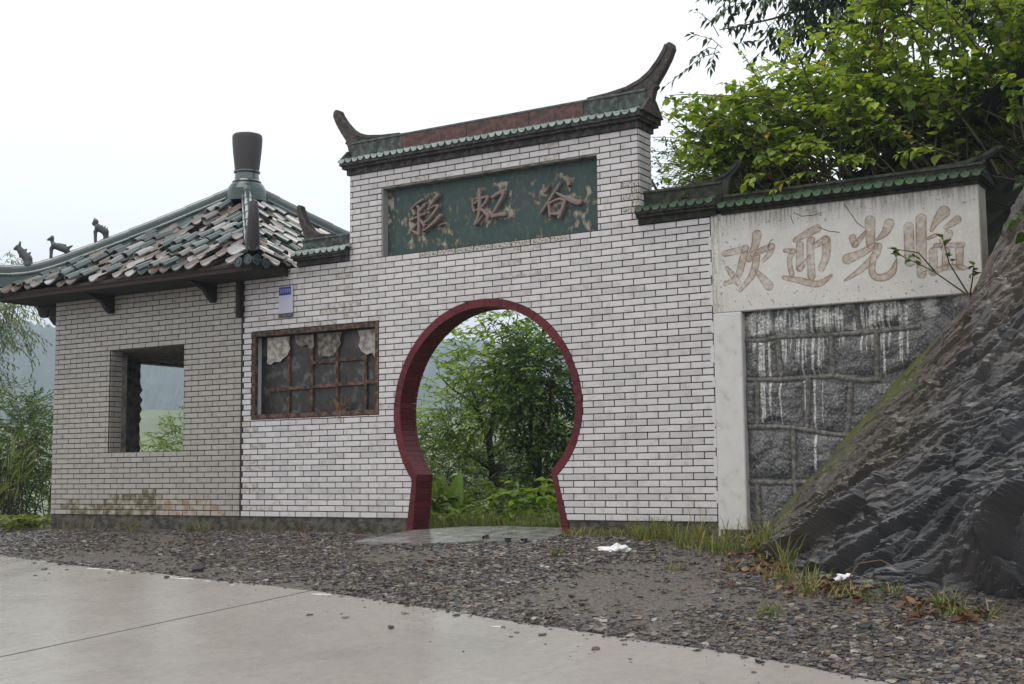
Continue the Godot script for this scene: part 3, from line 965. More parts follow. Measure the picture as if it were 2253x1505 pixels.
func build_poster() -> void:
	var w := 96
	var h := 144
	var im := Image.create(w, h, false, Image.FORMAT_RGB8)
	im.fill(Color(0.74, 0.74, 0.80))
	im.fill_rect(Rect2i(2, 2, 80, 38), Color(0.27, 0.28, 0.55))
	im.fill_rect(Rect2i(4, 34, 78, 6), Color(0.12, 0.12, 0.36))
	for k in 5:                                                      # pale characters in the blue heading
		var x := 10 + k * 14
		im.fill_rect(Rect2i(x, 14, 10, 3), Color(0.62, 0.64, 0.82))
		im.fill_rect(Rect2i(x + 3, 11, 3, 18), Color(0.62, 0.64, 0.82))
		im.fill_rect(Rect2i(x, 22, 10, 3), Color(0.58, 0.60, 0.80))
	for k in 8:
		im.fill_rect(Rect2i(8, 50 + k * 9, 60 - (k % 3) * 9, 1), Color(0.66, 0.66, 0.73))
	im.fill_rect(Rect2i(0, 124, 96, 20), Color(0.07, 0.06, 0.06))
	im.fill_rect(Rect2i(4, 127, 24, 14), Color(0.33, 0.31, 0.16))
	im.fill_rect(Rect2i(30, 127, 18, 14), Color(0.36, 0.39, 0.46))
	im.fill_rect(Rect2i(52, 127, 40, 13), Color(0.36, 0.33, 0.34))
	var m := mat("notice_print", Color.WHITE, 0.6)
	m.albedo_texture = ImageTexture.create_from_image(im)
	var b := MB.new()
	var x0 := -5.82
	var x1 := -5.572
	var y0 := 2.465
	var y1 := 2.855
	var cols := 5
	for i in cols:                                                   # paper lifting a little at its right edge
		var a0 := float(i) / cols
		var a1 := float(i + 1) / cols
		var z0 := 0.0155 + 0.012 * pow(a0, 3.0)
		var z1 := 0.0155 + 0.012 * pow(a1, 3.0)
		var p := Vector3(lerpf(x0, x1, a0), y0, z0)
		var q := Vector3(lerpf(x0, x1, a1), y0, z1)
		var u := Vector3(0, y1 - y0, 0)
		b.tri(p, q, q + u)
		b.tri(p, q + u, p + u)
		for e in [Vector2(a0, 1), Vector2(a1, 0), Vector2(a1, 1), Vector2(a0, 1), Vector2(a0, 0), Vector2(a1, 0)]:
			b.uv.append(e)
	tag(part("paper_notice", b.mesh(), m, self), "paper notice with blue heading pasted on the white wall above the boarded window", "notice")


# ---------------------------------------------------------------- ticket booth
const RC := Vector2(-8.10, -1.78)                                     # roof centre in x, z
const RH := 2.46                                                      # half width of the roof at the eave

func roof_y(t: float) -> float:                                       # height of the roof bed at distance t from the centre line
	return 4.62 - 0.72 * t + 0.036 * t * t


func pick_booth(mid: Vector2, row: int) -> Material:
	var x := mid.x
	var y := mid.y
	var e := n1.get_noise_2d(x * 45.0, y * 60.0)
	if y < 0.42 and x > -9.75 and x < -7.9 and y < 0.24 + e * 0.30:
		return M["moss_tile"]
	if y < 0.28 and x > -7.85 and x < -6.6 and y < 0.10 + e * 0.28:
		return M["rust_tile"]
	return M["booth_tile_%d" % (rng.randi() % 4)]


func build_booth() -> void:
	var g := thing("ticket_booth", Vector3.ZERO, "small square ticket booth with a broken green tiled roof and an empty window opening", "booth")
	var c := CSGCombiner3D.new()
	c.name = "core"
	cut_box(c, Vector3(-10.05, 0.0, -3.60), Vector3(-6.442, 3.00, 0.0), true)
	cut_box(c, Vector3(-9.80, -0.1, -3.35), Vector3(-6.70, 2.24, -0.30))
	cut_box(c, Vector3(-8.90, 0.842, -0.31), Vector3(-7.472, 2.24, 0.1))
	cut_box(c, Vector3(-10.2, 0.35, -3.1), Vector3(-9.7, 2.22, -1.32))
	csg_part("wall_core", c, M["render_grey"], g)
	var grout := MB.new()                                            # dark bedding behind the tiles
	for r in [[-10.0495, -8.901, 0.001, 2.999], [-7.471, -6.4425, 0.001, 2.999], [-8.9005, -7.4715, 0.001, 0.8415], [-8.9005, -7.4715, 2.2405, 2.999]]:
		grout.box(Vector3(r[0], r[2], -0.004), Vector3(r[1], r[3], 0.0025))
	grout.box(Vector3(-8.9005, 0.8425, -0.20), Vector3(-8.8985, 2.239, 0.0))
	part("tile_bed", grout.mesh(), M["grout"], g)
	var pl := MB.new()
	pl.box(Vector3(-10.055, -0.70, -3.6), Vector3(-6.4415, -0.001, -0.005))
	part("plinth", pl.mesh(), M["plinth"], g)
	var win := P2([-8.902, 0.8385, -7.470, 0.8385, -7.470, 2.242, -8.902, 2.242])
	var lift := Transform3D(Basis(), Vector3(0, 0, 0.0025))
	lay_tiles(g, -10.048, -6.452, 1, 43, 0.2512, -6.445, [win], pick_booth, 300, lift, Vector3(-4.0, 1.2, 5.0))
	# tiled reveal of the opening, its back edge broken
	var rev := Transform3D(Basis(Vector3.UP, PI / 2), Vector3(-8.8985, 0, 0.0))
	lay_tiles(g, 0.004, 0.205, 13, 32, 0.2512, -0.046, [], pick_booth, 0, rev, EYE)
	var b := MB.new()                                                # jagged masonry edge of the side opening
	var edge := PackedVector2Array([Vector2(-1.05, 0.36), Vector2(-1.05, 2.235)])
	for k in range(26, -1, -1):
		edge.append(Vector2(-1.34 - rf(0.0, 0.07) * (1.0 if k % 2 == 0 else 0.3), 0.36 + 1.875 * k / 26.0))
	var turn := Basis(Vector3(0, 0, 1), Vector3(0, 1, 0), Vector3(-1, 0, 0))
	b.xf = Transform3D(turn, Vector3.ZERO)
	b.prism(edge, 9.806, 10.046)
	part("broken_jamb", b.mesh(), M["render_grey"], g)
	# soffit, fascia and brackets
	var e := RH - 0.06
	var s := MB.new()
	s.box(Vector3(RC.x - e, 2.985, RC.y - e), Vector3(RC.x + e, 3.045, RC.y + e))
	part("soffit", s.mesh(), M["black_wood"], g)
	var names := [[Vector3(RC.x - e - 0.03, 2.978, RC.y + e), Vector3(RC.x + e + 0.03, 3.085, RC.y + e + 0.035)], [Vector3(RC.x + e, 2.978, RC.y - e), Vector3(RC.x + e + 0.035, 3.085, RC.y + e - 0.001)],
		[Vector3(RC.x - e - 0.035, 2.978, RC.y - e), Vector3(RC.x - e, 3.085, RC.y + e - 0.001)], [Vector3(RC.x - e, 2.978, RC.y - e - 0.035), Vector3(RC.x + e, 3.085, RC.y - e - 0.001)]]
	for k in names:
		var f := MB.new()
		f.box(k[0], k[1], 0.006)
		part("fascia", f.mesh(), M["soot_wood"], g)
	for x in [-8.86, -6.92]:
		var q := MB.new()
		q.xf = Transform3D(turn, Vector3.ZERO)
		q.prism(P2([0.012, 2.984, 0.012, 2.76, 0.06, 2.74, 0.14, 2.80, 0.22, 2.90, 0.34, 2.93, 0.50, 2.984]), -x - 0.035, -x + 0.035)
		part("bracket", q.mesh(), M["black_wood"], g)
	var q2 := MB.new()
	q2.box(Vector3(-6.475, 2.52, 0.0135), Vector3(-6.405, 2.984, 0.10), 0.006)
	part("bracket", q2.mesh(), M["black_wood"], g)
	q2 = MB.new()
	q2.prism(P2([-10.052, 2.984, -10.052, 2.60, -10.12, 2.66, -10.21, 2.70, -10.29, 2.78, -10.31, 2.87, -10.30, 2.93, -10.33, 2.93, -10.345, 2.86, -10.40, 2.82, -10.48, 2.82, -10.54, 2.87, -10.56, 2.93, -10.62, 2.984]), -0.13, -0.07)
	part("scroll_bracket", q2.mesh(), M["black_wood"], g)
	build_booth_roof(g)


func build_booth_roof(g: Node3D) -> void:
	# mortar bed: four curved faces
	var bed := MB.new()
	var steps := 8
	for f in 4:
		bed.xf = Transform3D(Basis(Vector3.UP, f * PI / 2), Vector3(RC.x, 0, RC.y))
		for i in steps:
			var t0 := RH * i / steps
			var t1 := RH * (i + 1) / steps
			bed.quad(Vector3(-t0, roof_y(t0) - 0.03, t0), Vector3(-t1, roof_y(t1) - 0.03, t1), Vector3(t1, roof_y(t1) - 0.03, t1), Vector3(t0, roof_y(t0) - 0.03, t0))
		bed.quad(Vector3(-RH, 3.05, RH), Vector3(RH, 3.05, RH), Vector3(RH, roof_y(RH) - 0.03, RH), Vector3(-RH, roof_y(RH) - 0.03, RH))
	var roof := part("roof", bed.mesh(), M["soot_wood"], g)
	# tile shapes, running down +z from the origin
	var cov := MB.new()
	var r0 := 0.052
	var r1 := 0.060
	var k_ := 7
	for i in k_:
		var a := PI * i / k_
		var b2 := PI * (i + 1) / k_
		var pa := Vector3(cos(a), sin(a), 0)
		var pb := Vector3(cos(b2), sin(b2), 0)
		var z := Vector3(0, 0, 0.30)
		cov.tri_n(pa * r0, pb * r1 + z, pa * r1 + z, pa, pb, pa)
		cov.tri_n(pa * r0, pb * r0, pb * r1 + z, pa, pb, pb)
		cov.quad(pb * (r1 - 0.014) + z, pa * (r1 - 0.014) + z, pa * r1 + z, pb * r1 + z)
		cov.tri_n(pb * (r0 - 0.014), pa * (r1 - 0.014) + z, pb * (r1 - 0.014) + z, -pb, -pa, -pb)
		cov.tri_n(pb * (r0 - 0.014), pa * (r0 - 0.014), pa * (r1 - 0.014) + z, -pb, -pa, -pa)
	var cover := cov.mesh()
	var pan_ := MB.new()
	for i in 8:
		var u0 := -0.1 + 0.2 * i / 8.0
		var u1 := -0.1 + 0.2 * (i + 1) / 8.0
		var h0 := 4.2 * u0 * u0
		var h1 := 4.2 * u1 * u1
		var drop0 := 0.05 * sqrt(maxf(0.0, 1.0 - pow(u0 / 0.1, 2.0)))
		var drop1 := 0.05 * sqrt(maxf(0.0, 1.0 - pow(u1 / 0.1, 2.0)))
		var m0 := Vector3(-8.4 * u0, 1, 0).normalized()
		var m1 := Vector3(-8.4 * u1, 1, 0).normalized()
		var za := 0.29 + drop0
		var zb := 0.29 + drop1
		pan_.tri_n(Vector3(u0, h0, 0), Vector3(u0, h0, za), Vector3(u1, h1, zb), m0, m0, m1)
		pan_.tri_n(Vector3(u0, h0, 0), Vector3(u1, h1, zb), Vector3(u1, h1, 0), m0, m1, m1)
		pan_.quad(Vector3(u0, h0 - 0.016, za), Vector3(u1, h1 - 0.016, zb), Vector3(u1, h1, zb), Vector3(u0, h0, za))
		pan_.quad(Vector3(u0, h0 - 0.016, za), Vector3(u0, h0 - 0.016, 0), Vector3(u1, h1 - 0.016, 0), Vector3(u1, h1 - 0.016, zb))
	var pan := pan_.mesh()
	var pitch := 0.224
	var row_len := 0.262
	var rest := {}
	var placed_parts := 0
	for f in 4:
		var turn := Transform3D(Basis(Vector3.UP, f * PI / 2), Vector3(RC.x, 0, RC.y))
		var ncol := 22
		for ci in ncol:
			var u := (ci - (ncol - 1) / 2.0) * pitch
			for kind in 2:                                           # pans, then covers half a pitch aside
				var uu := u + (0.5 * pitch if kind == 1 else 0.0)
				var t := RH + 0.035 - (0.0 if kind == 0 else 0.04) + rf(-0.03, 0.03)
				while t - row_len * 0.6 > absf(uu) + 0.06:
					var t_top := t - row_len - 0.03
					if t_top < 0.18: break
					var gone := 0.05 if kind == 0 else 0.0
					if kind == 1:                                    # covers are missing in patches, mostly towards the eave and the right
						var w := n2.get_noise_2d(uu * 55.0 + f * 300.0, t * 60.0)
						gone = clampf(0.36 + w * 1.0 + 0.14 * (t - 1.2) + 0.12 * uu, 0.04, 0.92)
					if f == 3 or f == 2: gone *= 0.4
					if rng.randf() > gone:
						var y0 := roof_y(t_top)
						var y1 := roof_y(t)
						var slope := atan2(y0 - y1, t - t_top)
						var loose := rng.randf() < (0.34 if kind == 0 else 0.24)
						var yaw := rf(-0.03, 0.03) + (rf(-0.28, 0.28) if loose else 0.0)
						var lift := (0.020 if kind == 0 else 0.062) + rf(0.0, 0.008) + (rf(0.0, 0.03) if loose else 0.0)
						var basis := Basis(Vector3.UP, yaw) * Basis(Vector3.RIGHT, slope - 0.06 + (rf(-0.05, 0.05) if loose else 0.0)) * Basis(Vector3.BACK, rf(-0.05, 0.05) + (rf(-0.2, 0.2) if loose else 0.0))
						var pos := Vector3(uu + rf(-0.008, 0.008), y0 + lift, t_top + (rf(-0.05, 0.05) if loose else 0.0))
						var xf := turn * Transform3D(basis, pos)
						var m: Material
						if kind == 1:
							m = M["green_glaze_%d" % (rng.randi() % 4)] if rng.randf() > 0.12 + (0.42 * smoothstep(-0.8, 1.6, uu) if f == 0 else 0.5) else M["clay_%d" % [0, 1, 3, 3][rng.randi() % 4]]
						else:
							m = M["clay_%d" % [0, 1, 2, 3, 3, 0][rng.randi() % 6]] if rng.randf() > 0.15 else M["green_glaze_%d" % (rng.randi() % 4)]
						if f <= 1 and placed_parts < 292:
							var o := part("roof_tile", pan if kind == 0 else cover, m, roof)
							o.transform = xf
							placed_parts += 1
						else:
							if not rest.has(m): rest[m] = MB.new()
							var src: ArrayMesh = pan if kind == 0 else cover
							var arr := src.surface_get_arrays(0)
							rest[m].put(arr[Mesh.ARRAY_VERTEX], arr[Mesh.ARRAY_NORMAL], xf, Color.WHITE)
					t -= row_len
	for m in rest:
		part("roof_tiles", rest[m].mesh(), m, roof, Vector3.ZERO, "stuff")
	# hip ridges
	for f in 4:
		var dir := Vector3(1, 0, 1).rotated(Vector3.UP, f * PI / 2) / sqrt(2.0)
		dir = Vector3(1, 0, 1).rotated(Vector3.UP, f * PI / 2)
		var path := PackedVector3Array()
		var n := 26
		for i in n + 1:
			var t := lerpf(0.14, RH + 0.10, float(i) / n)
			var up := 0.30 * pow(maxf(0.0, (t - 1.85) / 0.75), 2.0)
			path.append(Vector3(RC.x, 0, RC.y) + dir * t + Vector3.UP * (roof_y(t) + 0.02 + up))
		var side := dir.cross(Vector3.UP).normalized()
		var body := MB.new()
		for i in n:
			var a := path[i]
			var b := path[i + 1]
			var dn := Vector3.DOWN * 0.10
			var tp := Vector3.UP * 0.16
			var w := side * 0.062
			body.quad(a + w + dn, b + w + dn, b + w + tp, a + w + tp)
			body.quad(b - w + dn, a - w + dn, a - w + tp, b - w + tp)
			body.quad(a + w + tp, b + w + tp, b - w + tp, a - w + tp)
		var e0 := path[n]
		body.quad(e0 + side * 0.062 + Vector3.DOWN * 0.10, e0 - side * 0.062 + Vector3.DOWN * 0.10, e0 - side * 0.062 + Vector3.UP * 0.16, e0 + side * 0.062 + Vector3.UP * 0.16)
		var hip := part("hip_ridge", body.mesh(), M["dark_glaze"], roof)
		var seg := 9
		for i in seg:                                                # round ridge tiles, with a thinner roll along each flank
			var r := MB.new()
			var i0 := int(float(i) * n / seg)
			var i1 := int(float(i + 1) * n / seg)
			var pts := PackedVector3Array()
			var rad := PackedFloat32Array()
			var ptl := PackedVector3Array()
			var ptr := PackedVector3Array()
			var rs := PackedFloat32Array()
			for k in range(i0, i1 + 1):
				pts.append(path[k] + Vector3.UP * 0.165)
				ptl.append(path[k] + Vector3.UP * 0.075 + side * 0.062)
				ptr.append(path[k] + Vector3.UP * 0.075 - side * 0.062)
				rad.append(0.058 + 0.008 * (k - i0) / float(i1 - i0))
				rs.append(0.026 + 0.004 * (k - i0) / float(i1 - i0))
			r.tube(pts, rad, 10)
			r.tube(ptl, rs, 6)
			r.tube(ptr, rs, 6)
			part("ridge_tile", r.mesh(), M["green_glaze_%d" % (rng.randi() % 4)], hip)
		# upturned horn at the end
		var horn := MB.new()
		var base := path[n] - dir.normalized() * 0.08
		var d := dir.normalized()
		horn.tube(PackedVector3Array([base + Vector3.DOWN * 0.08, base + d * 0.07 + Vector3.UP * 0.05, base + d * 0.13 + Vector3.UP * 0.20, base + d * 0.15 + Vector3.UP * 0.36, base + d * 0.13 + Vector3.UP * 0.46]),
			PackedFloat32Array([0.085, 0.082, 0.072, 0.062, 0.050]), 10)
		part("ridge_horn", horn.mesh(), M["vessel"], hip)
		for sd in [-1.0, 1.0]:                                       # round end tiles beside the corner
			var disc := MB.new()
			disc.lathe(P2([0.0, -0.012, 0.062, -0.012, 0.066, 0.0, 0.062, 0.010, 0.052, 0.012, 0.048, 0.004, 0.030, 0.004, 0.026, 0.012, 0.0, 0.014]), 18)
			var ax := Vector3.BACK.rotated(Vector3.UP, f * PI / 2) if sd < 0.0 else Vector3.RIGHT.rotated(Vector3.UP, f * PI / 2)
			var along := Vector3.RIGHT.rotated(Vector3.UP, f * PI / 2) if sd < 0.0 else Vector3.BACK.rotated(Vector3.UP, f * PI / 2)
			for k in 2:
				var o := part("end_tile", disc.mesh(), M["dark_glaze"], hip)
				var y := ax
				var x := y.cross(Vector3.UP).normalized()
				o.transform = Transform3D(Basis(x, y, x.cross(y)), Vector3(RC.x, roof_y(RH) + 0.03 - 0.02 * k, RC.y) + ax * (RH + 0.05) + along * (RH - 0.02 - 0.16 * k))
	# finial: bell base, collar rings and a flaring vessel
	var base_ := MB.new()
	base_.lathe(P2([0.33, 4.52, 0.315, 4.60, 0.29, 4.70, 0.255, 4.77, 0.23, 4.80, 0.175, 4.815]), 28)
	part("finial_base", base_.mesh(), M["dark_glaze"], roof, Vector3(RC.x, 0, RC.y))
	var col := MB.new()
	col.lathe(P2([0.18, 4.80, 0.205, 4.81, 0.215, 4.83, 0.20, 4.85, 0.182, 4.86, 0.175, 4.95, 0.18, 4.965, 0.195, 4.975, 0.195, 4.995, 0.18, 5.005]), 28)
	part("finial_collar", col.mesh(), M["green_glaze_3"], roof, Vector3(RC.x, 0, RC.y))
	var ves := MB.new()
	ves.lathe(P2([0.176, 5.0, 0.182, 5.05, 0.197, 5.18, 0.210, 5.30, 0.219, 5.42, 0.222, 5.50, 0.219, 5.53, 0.208, 5.548, 0.15, 5.565, 0.0, 5.575]), 32)
	part("finial_vessel", ves.mesh(), M["vessel"], roof, Vector3(RC.x, 0, RC.y))
	# ridge beasts walking down the left front hip
	var d3 := Vector3(-1, 0, 1).normalized()
	var beasts := [
		[1.47, [[Vector3(-0.06, 0.10, 0), Vector3(-0.06, 0.0, 0), 0.055, 0.07], [Vector3(0.02, 0.20, 0), Vector3(-0.06, 0.08, 0), 0.05, 0.065], [Vector3(0.055, 0.255, 0), Vector3(0.02, 0.2, 0), 0.042, 0.045], [Vector3(0.10, 0.24, 0), Vector3(0.055, 0.26, 0), 0.022, 0.036], [Vector3(0.02, 0.34, 0.025), Vector3(0.035, 0.28, 0.02), 0.008, 0.018], [Vector3(0.02, 0.34, -0.025), Vector3(0.035, 0.28, -0.02), 0.008, 0.018], [Vector3(-0.05, 0.22, 0), Vector3(-0.02, 0.19, 0), 0.014, 0.02], [Vector3(-0.1, 0.17, 0), Vector3(-0.06, 0.14, 0), 0.014, 0.02], [Vector3(0.04, 0.12, 0), Vector3(0.02, 0.16, 0), 0.016, 0.03]], 2.18],
		[0.0, [[Vector3(0.09, 0.0, 0), Vector3(0.075, 0.13, 0), 0.022, 0.026], [Vector3(0.075, 0.13, 0), Vector3(0.03, 0.17, 0), 0.026, 0.04], [Vector3(0.03, 0.17, 0), Vector3(-0.12, 0.10, 0), 0.045, 0.05], [Vector3(-0.12, 0.10, 0), Vector3(-0.17, 0.03, 0), 0.045, 0.03], [Vector3(-0.12, 0.11, 0), Vector3(-0.21, 0.15, 0), 0.03, 0.012], [Vector3(0.045, 0.17, 0), Vector3(0.06, 0.27, 0), 0.028, 0.026], [Vector3(0.06, 0.275, 0), Vector3(0.115, 0.26, 0), 0.034, 0.014], [Vector3(0.055, 0.32, 0), Vector3(0.06, 0.28, 0), 0.007, 0.016], [Vector3(0.03, 0.31, 0), Vector3(0.045, 0.28, 0), 0.007, 0.016], [Vector3(-0.02, 0.19, 0.03), Vector3(-0.12, 0.17, 0.03), 0.022, 0.014]], 1.86],
		[0.0, [[Vector3(0.085, 0.0, 0), Vector3(0.075, 0.14, 0), 0.022, 0.026], [Vector3(0.075, 0.14, 0), Vector3(0.03, 0.20, 0), 0.026, 0.042], [Vector3(0.03, 0.20, 0), Vector3(-0.06, 0.13, 0), 0.05, 0.048], [Vector3(-0.06, 0.13, 0), Vector3(-0.07, 0.02, 0), 0.05, 0.03], [Vector3(-0.10, 0.03, 0), Vector3(-0.05, 0.03, 0), 0.025, 0.03], [Vector3(0.04, 0.21, 0), Vector3(0.06, 0.26, 0), 0.034, 0.034], [Vector3(0.06, 0.285, 0), Vector3(0.085, 0.26, 0), 0.042, 0.03], [Vector3(0.07, 0.335, 0), Vector3(0.065, 0.30, 0), 0.012, 0.026], [Vector3(-0.035, 0.235, 0), Vector3(-0.02, 0.18, 0), 0.006, 0.016], [Vector3(-0.07, 0.225, 0), Vector3(-0.05, 0.17, 0), 0.006, 0.016], [Vector3(-0.10, 0.195, 0), Vector3(-0.07, 0.14, 0), 0.006, 0.016]], 1.44]]
	for bt in beasts:
		var t: float = bt[2]
		var o := part("ridge_beast", blob(bt[1], 0.0085, 0.012), M["beast_glaze"], roof)
		var up := 0.30 * pow(maxf(0.0, (t - 1.85) / 0.75), 2.0)
		var x := d3
		o.transform = Transform3D(Basis(x, Vector3.UP, x.cross(Vector3.UP)), Vector3(RC.x - t, roof_y(t) + 0.23 + up, RC.y + t))
		o.rotate_object_local(Vector3.BACK, -0.10)


# smooth union of tapered capsules, meshed as surface nets
func blob(caps: Array, cell_: float, k: float) -> Mesh:
	var lo := Vector3.ONE * 1e9
	var hi := -lo
	for c in caps:
		for e in 2:
			var r: float = c[2 + e] + k + cell_ * 2.0
			lo = lo.min(c[e] - Vector3.ONE * r)
			hi = hi.max(c[e] + Vector3.ONE * r)
	var dim := Vector3i(((hi - lo) / cell_).ceil()) + Vector3i.ONE
	var f := PackedFloat32Array()
	f.resize(dim.x * dim.y * dim.z)
	f.fill(1.0)
	for c in caps:
		var a: Vector3 = c[0]
		var b: Vector3 = c[1]
		var ra: float = c[2]
		var rb: float = c[3]
		var ab := b - a
		var l2 := maxf(ab.length_squared(), 1e-9)
		var rr := maxf(ra, rb) + k + cell_ * 2.0
		var i0 := Vector3i((((a.min(b) - Vector3.ONE * rr) - lo) / cell_).floor()).clamp(Vector3i.ZERO, dim - Vector3i.ONE)
		var i1 := Vector3i((((a.max(b) + Vector3.ONE * rr) - lo) / cell_).ceil()).clamp(Vector3i.ZERO, dim - Vector3i.ONE)
		for z in range(i0.z, i1.z + 1):
			for y in range(i0.y, i1.y + 1):
				for x in range(i0.x, i1.x + 1):
					var p := lo + Vector3(x, y, z) * cell_
					var t := clampf((p - a).dot(ab) / l2, 0.0, 1.0)
					var d := p.distance_to(a + ab * t) - lerpf(ra, rb, t)
					var at := (z * dim.y + y) * dim.x + x
					var o := f[at]
					var h := clampf(0.5 + 0.5 * (o - d) / k, 0.0, 1.0)
					f[at] = lerpf(o, d, h) - k * h * (1.0 - h)
	var vert := {}
	var sx := 1
	var sy := dim.x
	var sz := dim.x * dim.y
	var offs := [0, sx, sy, sx + sy, sz, sx + sz, sy + sz, sx + sy + sz]
	var grad := func(p: Vector3i) -> Vector3:
		var at := (p.z * dim.y + p.y) * dim.x + p.x
		return Vector3(f[at + sx] - f[at - sx], f[at + sy] - f[at - sy], f[at + sz] - f[at - sz])
	var st := MB.new()
	for z in range(1, dim.z - 2):
		for y in range(1, dim.y - 2):
			for x in range(1, dim.x - 2):
				var at := (z * dim.y + y) * dim.x + x
				var mask := 0
				for q in 8:
					if f[at + offs[q]] < 0.0: mask |= 1 << q
				if mask == 0 or mask == 255: continue
				var sum := Vector3.ZERO
				var cnt := 0
				for q in 8:
					for ax in [1, 2, 4]:
						if q & ax == 0 and ((mask >> q) & 1) != ((mask >> (q | ax)) & 1):
							var fa := f[at + offs[q]]
							var fb := f[at + offs[q | ax]]
							var u := fa / (fa - fb)
							sum += Vector3(q & 1, (q >> 1) & 1, (q >> 2) & 1) + Vector3(float(ax == 1), float(ax == 2), float(ax == 4)) * u
							cnt += 1
				var g: Vector3 = grad.call(Vector3i(x, y, z))
				vert[at] = [lo + (Vector3(x, y, z) + sum / cnt) * cell_, g.normalized()]
	for at in vert:
		var inside: bool = f[at] < 0.0
		for e in [[sx, sy, sz], [sy, sz, sx], [sz, sx, sy]]:
			if inside == (f[at + e[0]] < 0.0): continue
			var b0: int = at - e[1]
			var b1: int = at - e[2]
			var b2: int = at - e[1] - e[2]
			if not (vert.has(b0) and vert.has(b1) and vert.has(b2)): continue
			var q := [vert[b2], vert[b0], vert[at], vert[b1]]
			if inside: q = [vert[b2], vert[b1], vert[at], vert[b0]]
			# order so that the face looks outwards
			var nn: Vector3 = (q[1][0] - q[0][0]).cross(q[2][0] - q[0][0])
			if nn.dot(q[0][1] + q[2][1]) < 0.0: q = [q[3], q[2], q[1], q[0]]
			st.tri_n(q[0][0], q[1][0], q[2][0], q[0][1], q[1][1], q[2][1])
			st.tri_n(q[0][0], q[2][0], q[3][0], q[0][1], q[2][1], q[3][1])
	return st.mesh()


# ---------------------------------------------------------------- plaster wall with its painted greeting and rubble panel
func plaster_material() -> StandardMaterial3D:
	var w := 1024
	var h := 400
	var x0 := 0.0
	var x1 := 2.63
	var y0 := 2.08
	var y1 := 3.107
	var im := Image.create(w, h, false, Image.FORMAT_RGB8)
	var f := FastNoiseLite.new()
	f.seed = 91
	f.frequency = 0.008
	f.fractal_octaves = 5
	var g := FastNoiseLite.new()
	g.seed = 92
	g.frequency = 0.045
	g.fractal_octaves = 4
	var fill := PackedFloat32Array()
	fill.resize(w * h)
	var rim := PackedFloat32Array()
	rim.resize(w * h)
	for letters in welcome_letters():
		for s in letters:
			var path := stroke_path(s)
			var sd := {}
			for k in path.size() - 1:
				var a: Vector3 = path[k]
				var b: Vector3 = path[k + 1]
				var r := maxf(a.z, b.z) * 0.5 + 0.02
				var px0 := clampi(int((minf(a.x, b.x) - r - x0) / (x1 - x0) * w), 0, w - 1)
				var px1 := clampi(int((maxf(a.x, b.x) + r - x0) / (x1 - x0) * w), 0, w - 1)
				var py0 := clampi(int((y1 - maxf(a.y, b.y) - r) / (y1 - y0) * h), 0, h - 1)
				var py1 := clampi(int((y1 - minf(a.y, b.y) + r) / (y1 - y0) * h), 0, h - 1)
				for py in range(py0, py1 + 1):
					for px in range(px0, px1 + 1):
						var p := Vector2(lerpf(x0, x1, (px + 0.5) / w), lerpf(y1, y0, (py + 0.5) / h))
						var d := seg_out(p, a, b)
						var at := py * w + px
						if not sd.has(at) or d < sd[at]: sd[at] = d
			for at in sd:
				var d: float = sd[at] + g.get_noise_2d(at % w, at / w) * 0.003
				fill[at] = maxf(fill[at], smoothstep(0.003, -0.004, d))
				rim[at] = maxf(rim[at], exp(-pow(d / 0.0062, 2.0)))
	for y in h:
		for x in w:
			var Y := lerpf(y1, y0, (y + 0.5) / h)
			var X := lerpf(x0, x1, (x + 0.5) / w)
			var e := f.get_noise_2d(x, y)
			var e2 := g.get_noise_2d(x, y)
			var run := g.get_noise_2d(x * 1.6, y * 0.12 + 70.0)
			var c := Color(0.60, 0.58, 0.55).lerp(Color(0.53, 0.505, 0.47), clampf(0.5 + e * 0.9, 0, 1))
			c = c.lerp(Color(0.66, 0.645, 0.62), clampf(e2 * 0.8, 0, 0.6))
			# damp stains under the eave and at the joint with the tiles
			var top := smoothstep(2.86, 3.10, Y + run * 0.10)
			c = c.lerp(Color(0.22, 0.20, 0.165), top * clampf(0.30 + run * 0.9 + e * 0.5, 0, 0.75))
			var left := smoothstep(0.20, 0.0, X + e2 * 0.06)
			c = c.lerp(Color(0.27, 0.25, 0.215), left * clampf(0.25 + run + e2 * 0.6, 0, 0.7))
			if e2 > 0.34 and (X < 0.35 or Y < 2.25 or Y > 2.9): c = c.lerp(Color(0.19, 0.18, 0.165), smoothstep(0.34, 0.5, e2) * 0.7)
			var at := y * w + x
			var wear := clampf(0.72 + e2 * 0.6 + e * 0.4, 0.3, 1.0)
			c = c.lerp(Color(0.33, 0.255, 0.195), fill[at] * wear * 0.85)
			c = c.lerp(Color(0.17, 0.085, 0.058), rim[at] * clampf(wear * 1.05, 0.3, 0.95) * 0.9)
			im.set_pixel(x, y, c.linear_to_srgb())
	var m := mat("plaster_lettering", Color.WHITE, 0.85)
	m.albedo_texture = ImageTexture.create_from_image(im)
	return m


